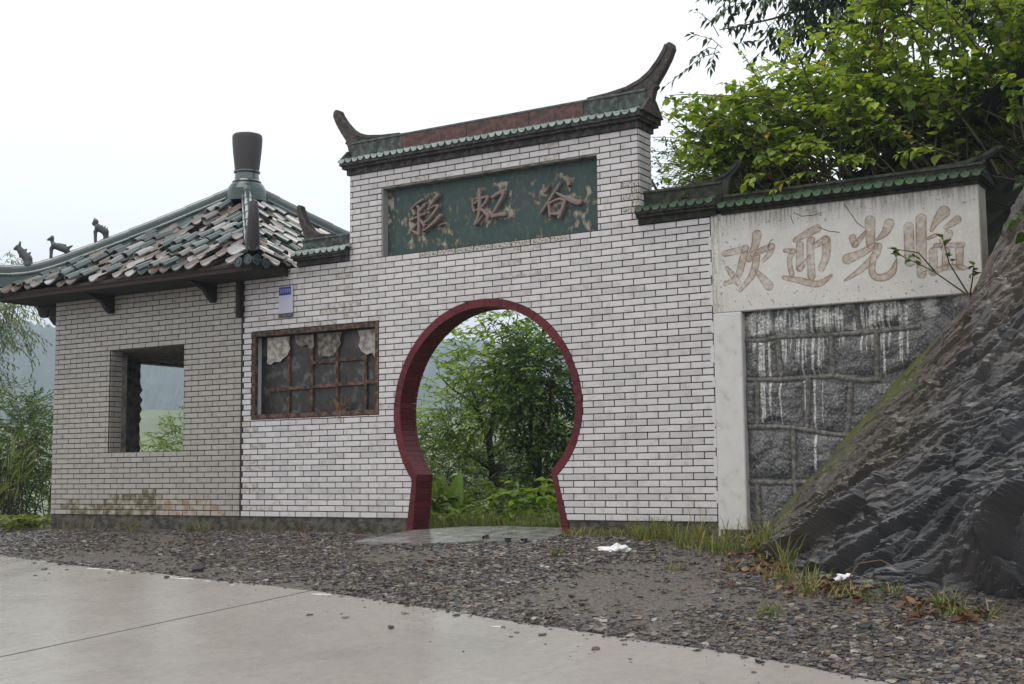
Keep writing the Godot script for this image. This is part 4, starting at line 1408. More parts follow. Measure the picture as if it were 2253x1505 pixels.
func rubble_material() -> StandardMaterial3D:
	var w := 512
	var h := 512
	var im := Image.create(w, h, false, Image.FORMAT_RGB8)
	var f := FastNoiseLite.new()
	f.seed = 95
	f.frequency = 0.02
	f.fractal_octaves = 5
	var g := FastNoiseLite.new()
	g.seed = 96
	g.frequency = 0.14
	g.fractal_octaves = 3
	var drips := []
	var r := RandomNumberGenerator.new()
	r.seed = 33
	for k in 84:
		var x := r.randf_range(0.36, 1.95)
		var top := 2.09 - r.randf_range(0.0, 0.10)
		var len_ := r.randf_range(0.10, 0.55)
		if x > 0.45 and x < 1.15 and r.randf() < 0.5: len_ = r.randf_range(0.5, 1.25)
		drips.append(Vector4(x, top, top - len_, r.randf_range(0.005, 0.016)))
	for k in 4: drips.append(Vector4([0.475, 0.56, 1.005, 1.69][k], 2.08, [0.95, 1.05, 0.30, 1.35][k], 0.017))
	for y in h:
		for x in w:
			var X := lerpf(0.28, 2.58, (x + 0.5) / w)
			var Y := lerpf(2.10, -0.20, (y + 0.5) / h)
			var e := f.get_noise_2d(x, y)
			var e2 := g.get_noise_2d(x, y)
			var c := Color(0.050, 0.050, 0.054).lerp(Color(0.135, 0.13, 0.127), clampf(0.5 + e, 0, 1))
			c = c.lerp(Color(0.030, 0.030, 0.033), clampf(e2 * 1.2, 0, 0.6))
			c = c.lerp(Color(0.20, 0.20, 0.205), smoothstep(0.12, 0.36, -e2) * 0.8)
			if Y > 1.80:
				c = c.lerp(Color(0.42, 0.41, 0.38), smoothstep(-0.05, 0.35, e + e2 * 0.6) * smoothstep(1.76, 1.98, Y) * 0.9)
			var white := 0.0
			for d in drips:
				if absf(d.x - X) > 0.03: continue
				var wob := g.get_noise_2d(d.x * 900.0, Y * 60.0) * 0.006
				var half: float = d.w * (0.75 + 0.9 * absf(g.get_noise_2d(d.x * 500.0, Y * 140.0)))
				var inside := smoothstep(half, half * 0.4, absf(d.x + wob - X)) * smoothstep(d.z, d.z + 0.06, Y) * smoothstep(d.y + 0.02, d.y, Y)
				white = maxf(white, inside * clampf(0.65 + e2 * 1.2, 0.1, 1.0))
			c = c.lerp(Color(0.60, 0.595, 0.56), white * 0.92)
			im.set_pixel(x, y, c.linear_to_srgb())
	var m := mat("rubble", Color.WHITE, 0.6)
	m.albedo_texture = ImageTexture.create_from_image(im)
	m.heightmap_enabled = true
	var hn := noise_tex(0.06, 97, null, false, 4.0, 5)
	m.heightmap_texture = hn
	m.heightmap_scale = 1.3
	return m


func panel_uv(b: MB, x0: float, x1: float, y0: float, y1: float) -> void:
	b.uv.resize(b.v.size())
	for i in b.v.size():
		b.uv[i] = Vector2((b.v[i].x - x0) / (x1 - x0), (y1 - b.v[i].y) / (y1 - y0))


func build_plaster_wall() -> void:
	var g := thing("plaster_wall", Vector3.ZERO, "whitewashed wall with faded brown greeting characters above a dark rubble stone panel", "wall")
	var head := MB.new()
	head.box(Vector3(0.0005, 2.088, -0.30), Vector3(2.622, 3.10, 0.006), 0.008)
	panel_uv(head, 0.0, 2.63, 2.08, 3.107)
	var pm := plaster_material()
	relief(pm, noise_tex(0.02, 98), 0.0)
	pm.heightmap_enabled = false
	pm.uv1_triplanar = false
	var body := part("plaster_head", head.mesh(), pm, g)
	var post := MB.new()
	post.box(Vector3(0.0005, -0.30, -0.298), Vector3(0.305, 2.0875, 0.0075), 0.010)
	var wm := mat("post_plaster", Color.WHITE, 0.85)
	tri_map(wm, noise_tex(0.014, 99, ramp([[0.10, 0.44, 0.425, 0.40], [0.3, 0.545, 0.53, 0.51], [0.7, 0.575, 0.565, 0.55]])), 0.7)
	part("plaster_post", post.mesh(), wm, g)
	# ragged plaster lapping over the last tiles
	for k in 10:
		var y := 0.2 + k * 0.29 + rf(-0.06, 0.06)
		var q := MB.new()
		var hh := rf(0.05, 0.13)
		var pl := PackedVector2Array()
		pl.append(Vector2(0.010, y - hh))
		pl.append(Vector2(0.010, y + hh))
		for s in 5:
			pl.append(Vector2(-0.004 - rf(0.0, 0.035), y + hh - hh * 2.0 * (s + 0.5) / 5.0))
		q.prism(pl, -0.002, 0.0125, 0.002)
		part("plaster_lap", q.mesh(), wm, body)
	var foot := MB.new()
	foot.box(Vector3(0.018, -0.45, -0.29), Vector3(0.315, -0.055, 0.016), 0.02)
	part("damp_foot", foot.mesh(), M["plinth"], g)
	var rm := rubble_material()
	var bed := MB.new()
	bed.box(Vector3(0.300, -0.5, -0.29), Vector3(2.62, 2.0885, -0.085))
	panel_uv(bed, 0.28, 2.58, -0.20, 2.10)
	part("mortar_bed", bed.mesh(), rm, g)
	# stones, four uneven courses
	var quads := [
		[0.306, 1.82, 1.44, 1.82, 1.385, 2.087, 0.306, 2.087], [1.49, 1.83, 2.15, 1.85, 2.45, 2.087, 1.43, 2.087],
		[0.306, 1.43, 0.645, 1.41, 0.615, 1.775, 0.306, 1.80], [0.70, 1.42, 1.165, 1.43, 1.155, 1.775, 0.665, 1.795], [1.225, 1.41, 1.585, 1.385, 1.60, 1.785, 1.21, 1.775], [1.64, 1.36, 2.05, 1.50, 2.15, 1.80, 1.65, 1.79],
		[0.306, 0.96, 0.385, 0.96, 0.395, 1.385, 0.306, 1.395], [0.435, 0.96, 0.895, 0.905, 0.92, 1.375, 0.445, 1.37], [0.955, 0.90, 1.285, 0.855, 1.335, 1.32, 0.975, 1.375], [1.335, 0.86, 1.75, 0.95, 1.85, 1.30, 1.385, 1.325],
		[0.306, 0.43, 0.735, 0.415, 0.755, 0.88, 0.306, 0.915], [0.79, 0.41, 1.25, 0.42, 1.30, 0.82, 0.80, 0.875], [0.425, -0.20, 0.76, -0.20, 0.75, 0.365, 0.415, 0.37], [0.80, -0.2, 1.2, -0.2, 1.2, 0.37, 0.79, 0.365]]
	for s in quads:
		var b := MB.new()
		var n := 18
		var pos := func(u: float, v: float) -> Vector3:
			var p := Vector2(s[0], s[1]).lerp(Vector2(s[2], s[3]), u).lerp(Vector2(s[6], s[7]).lerp(Vector2(s[4], s[5]), u), v)
			var edge := minf(minf(u, 1.0 - u), minf(v, 1.0 - v))
			var lift := (0.022 + 0.03 * hash2(int(s[0] * 100.0), int(s[1] * 100.0), 7)) * pow(clampf(edge * 4.5, 0.0, 1.0), 0.6)
			lift += (n1.get_noise_2d(p.x * 160.0, p.y * 160.0) * 0.036 + n2.get_noise_2d(p.x * 500.0, p.y * 500.0) * 0.022) * clampf(edge * 9.0, 0.15, 1.0)
			return Vector3(p.x + n2.get_noise_2d(p.y * 130.0, s[0] * 90.0) * 0.012, p.y + n2.get_noise_2d(p.x * 130.0, s[1] * 90.0) * 0.012, -0.088 + lift)
		for i in n:
			for j in n:
				var a: Vector3 = pos.call(float(i) / n, float(j) / n)
				var d: Vector3 = pos.call(float(i + 1) / n, float(j) / n)
				var e: Vector3 = pos.call(float(i + 1) / n, float(j + 1) / n)
				var f: Vector3 = pos.call(float(i) / n, float(j + 1) / n)
				b.quad(a, d, e, f)
		panel_uv(b, 0.28, 2.58, -0.20, 2.10)
		part("stone", b.mesh(), rm, g)
	# raised ribbon pointing between the stones
	tri_map(mat("ribbon_pointing", lin(1, 1, 1), 0.8), noise_tex(0.02, 100, ramp([[0.25, 0.06, 0.055, 0.048], [0.5, 0.12, 0.112, 0.10], [0.8, 0.21, 0.20, 0.18]])), 1.6)
	for line in [[0.30, 1.80, 0.50, 1.79, 0.62, 1.815, 1.17, 1.80, 1.59, 1.805, 2.03, 1.83], [0.30, 1.415, 0.64, 1.395, 0.935, 1.40, 1.19, 1.402, 1.40, 1.355, 1.64, 1.345], [0.30, 0.94, 0.66, 0.93, 0.95, 0.885, 1.20, 0.838, 1.45, 0.83], [0.30, 0.40, 0.75, 0.39, 0.95, 0.39],
			[1.405, 2.085, 1.48, 1.82], [0.64, 1.79, 0.672, 1.42], [1.183, 1.79, 1.196, 1.42], [1.62, 1.80, 1.612, 1.36], [0.417, 1.39, 0.405, 0.95], [0.945, 1.39, 0.918, 0.90], [1.36, 1.34, 1.31, 0.85], [0.772, 0.90, 0.77, 0.40], [0.39, 0.39, 0.40, -0.2], [0.772, 0.38, 0.78, -0.2]]:
		var b := MB.new()
		var pts := PackedVector3Array()
		var rad := PackedFloat32Array()
		for k in range(0, line.size() - 2, 2):
			for q in 4:
				var p := Vector2(line[k], line[k + 1]).lerp(Vector2(line[k + 2], line[k + 3]), q / 4.0)
				pts.append(Vector3(p.x + n1.get_noise_2d(p.x * 90.0, p.y * 90.0) * 0.012, p.y + n1.get_noise_2d(p.y * 90.0, p.x * 90.0) * 0.012, -0.094))
				rad.append(0.030 + rf(-0.004, 0.004))
		pts.append(Vector3(line[-2], line[-1], -0.094))
		rad.append(0.028)
		b.tube(pts, rad, 8)
		part("ribbon_joint", b.mesh(), M["ribbon_pointing"], g)
	# hairline cracks, each a thin raised fibre of old creeper
	for line in [[1.38, 3.05, 1.43, 2.97, 1.50, 2.85, 1.57, 2.79], [0.88, 3.02, 0.96, 2.975, 1.08, 2.97, 1.16, 2.99], [0.845, 3.0, 0.86, 2.95, 0.875, 2.91], [1.12, 2.85, 1.22, 2.80, 1.33, 2.775], [0.60, 2.70, 0.63, 2.76, 0.66, 2.78]]:
		var b := MB.new()
		var pts := PackedVector3Array()
		var rad := PackedFloat32Array()
		for k in range(0, line.size(), 2):
			pts.append(Vector3(line[k], line[k + 1], 0.0075))
			rad.append(0.003)
		b.col = Color(0.05, 0.045, 0.03)
		b.tube(pts, rad, 4)
		part("creeper_stalk", b.mesh(), M["stem"], body)
	roof_cap(g, 0.125, 2.60, 3.08, {"cement": M["moss_cement"], "ridge_mat": M["moss_cement"], "tail_mat": M["moss_cement"], "tiles": [M["moss_glaze"], M["moss_glaze_b"]], "ridge": 0.235, "cornice": 0.085, "ol": 0.0, "or": 0.08, "tails": [[1.0, 0.75, 0.28, -0.06]]})


# ---------------------------------------------------------------- rock slope
const RB := Vector3(3.03, -0.29, 3.79)                                # along its foot
const RO := Vector3(0.43, -0.12, -0.03)                               # foot at the wall

# broken slabs: elongated cells, each with its own height and tilt, parted by cracks
func hash2(x: int, y: int, k: int) -> float:
	var h := (x * 374761393 + y * 668265263 + k * 974634777) & 0x7fffffff
	h = ((h ^ (h >> 13)) * 1274126177) & 0x7fffffff
	return float((h ^ (h >> 16)) & 0xffff) / 65535.0


func slab(q: float, r: float, sq: float, sr: float, off: float, tq: float, tr: float, crack: float, k: int) -> float:
	var u := q / sq
	var w := r / sr
	var iu := int(floor(u))
	var iw := int(floor(w))
	var f1 := 9.0
	var f2 := 9.0
	var c1 := Vector4()
	var c2 := Vector4()
	for j in 3:
		for i in 3:
			var cx := iu + i - 1
			var cy := iw + j - 1
			var x := u - (cx + 0.15 + 0.7 * hash2(cx, cy, k))
			var y := w - (cy + 0.15 + 0.7 * hash2(cx, cy, k + 10))
			var dd := absf(x) + absf(y) * 0.9 + 0.25 * maxf(absf(x), absf(y))
			if dd < f1:
				f2 = f1
				c2 = c1
				f1 = dd
				c1 = Vector4(cx, cy, x, y)
			elif dd < f2:
				f2 = dd
				c2 = Vector4(cx, cy, x, y)
	var h := PackedFloat32Array([0.0, 0.0])
	for e in 2:
		var c := c1 if e == 0 else c2
		var cx := int(c.x)
		var cy := int(c.y)
		h[e] = (hash2(cx, cy, k + 20) - 0.5) * 2.0 * off + c.z * sq * (hash2(cx, cy, k + 30) - 0.38) * 2.0 * tq + c.w * sr * (hash2(cx, cy, k + 40) - 0.5) * 2.0 * tr
	var edge := 0.026 / sq                                           # a broken edge is a few centimetres wide
	var t := clampf((f2 - f1) / edge, 0.0, 1.0)
	return lerpf(h[1], h[0], 0.5 + 0.5 * t) - crack * (1.0 - t)


func rock_point(a: float, b: float) -> Vector3:                       # a along the foot, b up the slope, metres
	var w := Vector3(1.0, 1.02, 0.03).normalized()
	var bd := RB.normalized()
	var nn := Vector3(-0.54, 0.54, 0.46).normalized()
	var s := a / RB.length()
	var p := RO + bd * a + w * minf(b, 2.95) + Vector3(0.50, 0.86, -0.12) * maxf(b - 2.95, 0.0)
	p += Vector3(-0.36, -0.05, 0.36) * sin(clampf(s, 0.0, 1.0) * PI) * 0.9 * clampf(1.0 - b * 0.25, 0.2, 1.0)
	# beds dip along the slope: q runs across them
	var q := a * 0.80 - b * 0.60
	var r := a * 0.60 + b * 0.80
	var amp := smoothstep(0.1, 1.7, a) * 0.93 + 0.07
	var amp2 := (0.40 + 0.60 * smoothstep(0.2, 1.6, a)) * smoothstep(-0.12, 0.2, a)
	var d := n1.get_noise_2d(q * 55.0, r * 16.0) * (0.20 * amp + 0.25 * smoothstep(2.9, 3.6, b))
	var wq := q + n2.get_noise_2d(q * 60.0, r * 40.0) * 0.10
	var wr := r + n2.get_noise_2d(q * 50.0 + 300.0, r * 50.0) * 0.16
	var low := smoothstep(1.3, 0.3, b) * smoothstep(1.0, 2.4, a)
	d += slab(wq, wr, 0.36, 1.0, 0.035 + 0.06 * low, 0.12 + 0.16 * low, 0.08, 0.03 + 0.05 * low, 1) * amp
	d += slab(wq + wr * 0.10, wr, 0.17, 0.44, 0.030 + 0.02 * low, 0.26, 0.14, 0.034, 2) * amp2
	d += slab(wq - wr * 0.15, wr, 0.062, 0.16, 0.013, 0.34, 0.24, 0.016, 3) * amp2
	d += n2.get_noise_2d(q * 700.0, r * 380.0) * 0.008 * (0.3 + amp2)
	# undercut hollow low on the near side
	var hol := exp(-pow((a - 4.35) / 0.75, 2.0) - pow((b - 0.30) / 0.26, 2.0))
	d -= hol * 0.55
	d += 0.16 * exp(-pow((a - 4.2) / 0.9, 2.0) - pow((b - 0.85) / 0.3, 2.0))
	d -= 0.22 * exp(-pow((a - 2.75) / 0.3, 2.0) - pow((b - 0.10) / 0.10, 2.0))
	d += 0.28 * smoothstep(1.6, 3.2, b) * sin(a * 1.1)
	return p + nn * d


func build_rock() -> void:
	var na := 400
	var nb := 340
	var a0 := -0.35
	var a1 := 5.4
	var b0 := -0.35
	var b1 := 4.6
	var pts := PackedVector3Array()
	pts.resize((na + 1) * (nb + 1))
	for j in nb + 1:
		var b := b0 + (b1 - b0) * pow(float(j) / nb, 1.25)
		for i in na + 1:
			pts[j * (na + 1) + i] = rock_point(lerpf(a0, a1, float(i) / na), b)
	var m := MB.new()
	for j in nb:
		for i in na:
			var p := pts[j * (na + 1) + i]
			var q := pts[j * (na + 1) + i + 1]
			var r := pts[(j + 1) * (na + 1) + i + 1]
			var s := pts[(j + 1) * (na + 1) + i]
			var a := lerpf(a0, a1, float(i) / na)
			var b := b0 + (b1 - b0) * pow(float(j) / nb, 1.25)
			var e := n1.get_noise_2d(a * 70.0, b * 70.0)
			var e2 := n2.get_noise_2d(a * 260.0, b * 160.0)
			var c := Color(0.034, 0.035, 0.039).lerp(Color(0.070, 0.070, 0.075), clampf(0.5 + e2 * 1.2, 0, 1))
			c = c.lerp(Color(0.082, 0.067, 0.053), clampf(smoothstep(3.0, 0.6, a) * 0.9 + e * 0.8, 0.0, 0.9))       # browner towards the wall
			c = c.lerp(Color(0.13, 0.105, 0.082), clampf(smoothstep(1.5, 3.0, b) * (0.5 + e), 0.0, 0.8))
			var moss := smoothstep(0.42, 0.10, a + e * 0.7 + e2 * 0.35) * smoothstep(0.0, 0.5, b) * smoothstep(-0.15, 0.22, n2.get_noise_1d(b * 90.0) + e2 * 0.9 + e * 0.5)
			c = c.lerp(Color(0.085, 0.10, 0.014), moss * 0.85)
			c = c.lerp(Color(0.035, 0.045, 0.012), smoothstep(0.30, 0.45, e + e2 * 0.4) * smoothstep(2.4, 1.0, a) * 0.5)
			m.col = c
			m.tri(p, q, r)
			m.col = c * (1.0 + e2 * 0.12)
			m.tri(p, r, s)
	tag(part("rock_slope", m.mesh(), M["rock"], self), "wet dark slate outcrop with stepped ledges and a mossy upper edge", "rock")


# ---------------------------------------------------------------- ground, road, hills
func road_edge(x: float) -> float:                                    # z of the concrete's edge
	var p := [Vector2(-60, -9.0), Vector2(-30, -3.2), Vector2(-16, 0.45), Vector2(-7.82, 2.46), Vector2(-4.27, 3.33), Vector2(-1.83, 3.90), Vector2(-0.11, 4.45), Vector2(1.18, 4.86), Vector2(2.21, 5.17), Vector2(2.91, 5.49), Vector2(4.2, 6.3), Vector2(7, 8.6), Vector2(12, 13.5), Vector2(40, 44)]
	for i in p.size() - 1:
		if x <= p[i + 1].x:
			var t: float = (x - p[i].x) / (p[i + 1].x - p[i].x)
			return p[i].cubic_interpolate(p[i + 1], p[maxi(i - 1, 0)], p[mini(i + 2, p.size() - 1)], t).y if i > 1 and i < p.size() - 3 else lerpf(p[i].y, p[i + 1].y, t)
	return 44.0


func plane_y(x: float, z: float) -> float:
	var y := -0.132 + 0.0062 * clampf(x, -16.0, 3.0)
	if z > 0.0:
		y -= 0.075 * minf(z, 14.0) + 0.02 * maxf(z - 14.0, 0.0)
	else:
		y -= 0.012 * minf(-z, 3.0)
		if z < -3.0: y -= 0.035 * minf(-z - 3.0, 10.0)
		if z < -13.0: y -= 0.10 * minf(-z - 13.0, 40.0)
	if x < -16.0: y -= 0.04 * minf(-16.0 - x, 60.0)
	return y


func gh(x: float, z: float) -> float:
	var y := plane_y(x, z)
	var over := z - road_edge(x)
	var bump := n1.get_noise_2d(x * 22.0, z * 22.0) * 0.035 + n2.get_noise_2d(x * 90.0, z * 90.0) * 0.012
	var away := smoothstep(0.0, 0.8, -over)
	var thr := smoothstep(1.5, 1.05, absf(x + 2.7)) * smoothstep(0.55, 0.2, z) * smoothstep(-2.2, -1.6, z)
	y += bump * away * (1.0 - thr)
	y -= 0.05 * smoothstep(-0.02, 0.16, over)
	return y


func build_ground() -> void:
	var g := MB.new()
	var xs := PackedFloat32Array()
	var zs := PackedFloat32Array()
	for x in [-130.0, -100.0, -80.0, -60.0, -45.0, -35.0, -28.0, -22.0, -18.0, -15.0]: xs.append(x)
	for i in 121: xs.append(-13.0 + i * 0.16)
	for x in [8.0, 10.0, 13.0, 18.0, 26.0, 40.0, 60.0]: xs.append(x)
	for z in [-90.0, -60.0, -45.0, -34.0, -26.0, -20.0, -16.0, -13.0, -11.0]: zs.append(z)
	for i in 101: zs.append(-9.0 + i * 0.17)
	for z in [9.0, 11.0, 14.0, 20.0, 30.0, 45.0]: zs.append(z)
	for j in zs.size() - 1:
		for i in xs.size() - 1:
			var a := Vector3(xs[i], gh(xs[i], zs[j + 1]), zs[j + 1])
			var b := Vector3(xs[i + 1], gh(xs[i + 1], zs[j + 1]), zs[j + 1])
			var d := Vector3(xs[i + 1], gh(xs[i + 1], zs[j]), zs[j])
			var e := Vector3(xs[i], gh(xs[i], zs[j]), zs[j])
			g.quad(a, b, d, e)
	tag(part("ground", g.mesh(), M["gravel_bed"], self), "", "", "", "structure")
	# road: concrete slabs with open joints
	var cm := mat("concrete", Color.WHITE, 0.36, true)
	tri_map(cm, noise_tex(0.03, 111, ramp([[0.10, 0.235, 0.218, 0.198], [0.26, 0.278, 0.258, 0.236], [0.5, 0.292, 0.272, 0.249], [0.8, 0.31, 0.289, 0.265]]), false, 4.0, 7, FastNoiseLite.TYPE_SIMPLEX_SMOOTH, 1024), 0.30)
	cm.roughness_texture = noise_tex(0.008, 112, ramp([[0.2, 0.045, 0.045, 0.045], [0.5, 0.060, 0.060, 0.060], [0.8, 0.085, 0.085, 0.085]]))
	cm.roughness = 1.0
	cm.heightmap_enabled = true
	var groove := Image.create(256, 256, false, Image.FORMAT_L8)
	var gn := FastNoiseLite.new()
	gn.seed = 113
	gn.frequency = 0.05
	for y in 256:
		for x in 256:
			var v := 0.5 + 0.16 * sin(TAU * (x / 256.0) * 22.0 + gn.get_noise_2d(0, y) * 0.8) * clampf(0.5 + gn.get_noise_2d(x * 0.4, y * 0.4) * 1.6, 0.0, 1.0) + 0.45 * gn.get_noise_2d(x * 9.0, y * 9.0)
			groove.set_pixel(x, y, Color(v, v, v))
	cm.heightmap_texture = ImageTexture.create_from_image(groove)
	cm.heightmap_scale = 0.30
	var road := thing("road", Vector3.ZERO, "", "", "", "structure")
	var joints := [-60.0, -36.0, -25.0, -19.0, -13.4, -7.9, -1.92, 3.6, 9.0, 20.0, 40.0]
	for k in joints.size() - 1:
		var s := MB.new()
		var x0: float = joints[k] + 0.016
		var x1: float = joints[k + 1] - 0.016
		var n := 70
		for i in n:
			var xa := lerpf(x0, x1, float(i) / n)
			var xb := lerpf(x0, x1, float(i + 1) / n)
			var za := road_edge(xa) + n2.get_noise_1d(xa * 70.0) * 0.035
			var zb := road_edge(xb) + n2.get_noise_1d(xb * 70.0) * 0.035
			if i == 0: za = road_edge(xa)
			var lean := 0.085                                        # joints run almost straight down the slope
			for q in 20:
				var w0 := pow(q / 20.0, 1.3) * 9.6
				var w1 := pow((q + 1) / 20.0, 1.3) * 9.6
				var sx := xa * 0.9 + za * 0.25
				var e := n1.get_noise_2d(sx * 16.0, (za + w0) * 48.0 - xa * 9.0) + 0.7 * n2.get_noise_2d(xa * 70.0, (za + w0) * 110.0)
				var tone := 1.0 + 0.16 * e - 0.16 * smoothstep(0.32, 0.6, e)
				s.col = Color(tone, tone * 0.995, tone * 0.985)
				var y := func(x: float, z: float) -> float: return plane_y(x, z) + 0.004
				var p0 := Vector3(xa - w0 * lean, 0, za + w0)
				var p1 := Vector3(xb - w0 * lean, 0, zb + w0)
				var p2 := Vector3(xb - w1 * lean, 0, zb + w1)
				var p3 := Vector3(xa - w1 * lean, 0, za + w1)
				for pp in 1:
					p0.y = y.call(p0.x, p0.z)
					p1.y = y.call(p1.x, p1.z)
					p2.y = y.call(p2.x, p2.z)
					p3.y = y.call(p3.x, p3.z)
				s.quad(p3, p2, p1, p0)
				var dn := Vector3.DOWN * 0.16
				if q == 0: s.quad(p1, p1 + dn, p0 + dn, p0)
				if i == 0: s.quad(p3 + dn, p3, p0, p0 + dn)
				if i == n - 1: s.quad(p1 + dn, p1, p2, p2 + dn)
		part("concrete_slab", s.mesh(), cm, road)
	# flakes of an old white edge line
	for f in [[-6.55, 2.86, 0.07], [-5.35, 3.22, 0.10], [-5.05, 3.26, 0.08], [-4.80, 3.32, 0.04], [-3.93, 3.52, 0.06], [-3.80, 3.56, 0.04], [-3.66, 3.58, 0.11], [-3.32, 3.65, 0.05], [-1.70, 4.03, 0.09], [-1.62, 4.02, 0.04], [0.5, 4.86, 0.05], [-2.9, 3.78, 0.03]]:
		var b := MB.new()
		var poly := PackedVector2Array()
		for q in 9:
			var a := TAU * q / 9.0
			poly.append(Vector2(cos(a) * f[2] * rf(0.5, 1.0), sin(a) * f[2] * 0.42 * rf(0.5, 1.0)))
		b.xf = Transform3D(Basis(Vector3(1, 0, -0.24).normalized(), Vector3(0.24, 0, 1).normalized() * -1.0, Vector3.UP), Vector3(f[0], plane_y(f[0], f[1]) + 0.006, f[1]))
		b.prism(poly, -0.0015, 0.0015)
		part("road_marking", b.mesh(), M["white_paint"], road)
	# wet threshold slab and the paving bricks beyond it
	var tb := Basis(Vector3(1, 0, 0), Vector3(0, 0, -1), Vector3(0, 1, 0))
	var slab := MB.new()
	slab.xf = Transform3D(Basis(Vector3.RIGHT, 0.068) * tb, Vector3.ZERO)
	var rim := PackedVector2Array([Vector2(-3.80, -0.02), Vector2(-3.35, 0.42), Vector2(-2.75, 0.55), Vector2(-2.1, 0.36), Vector2(-1.78, 0.02), Vector2(-1.66, -0.42)])
	for k in 15:                                                     # its front edge runs out raggedly under the gravel
		var u := (k + 0.5) / 15.0
		rim.append(Vector2(lerpf(-1.66, -3.82, u), -0.42 - 0.68 * sin(clampf(u * 1.15, 0.0, 1.0) * PI * 0.62) + rf(-0.07, 0.07)))
	slab.prism(rim, -0.30, -0.131)
	tag(part("threshold", slab.mesh(), M["wet_slab"], self), "", "", "", "structure")
	var path := thing("path", Vector3.ZERO, "", "", "", "structure")
	for r in 9:
		for k in 9:
			if rng.randf() < 0.06: continue
			var x := -3.62 + k * 0.232 + (0.11 if r % 2 == 1 else 0.0) + rf(-0.008, 0.008)
			var z := -0.52 - r * 0.125 + rf(-0.008, 0.008)
			var o := part("paving_brick", brick_mesh(0.215, 0.105, 0.05, 0.008), M["render_grey"] if rng.randf() < 0.5 else M["wet_slab"], path)
			o.transform = Transform3D(Basis(Vector3.RIGHT, -PI / 2 + rf(-0.05, 0.05)) * Basis(Vector3.BACK, rf(-0.05, 0.05)), Vector3(x, -0.192 + rf(-0.008, 0.008), z))


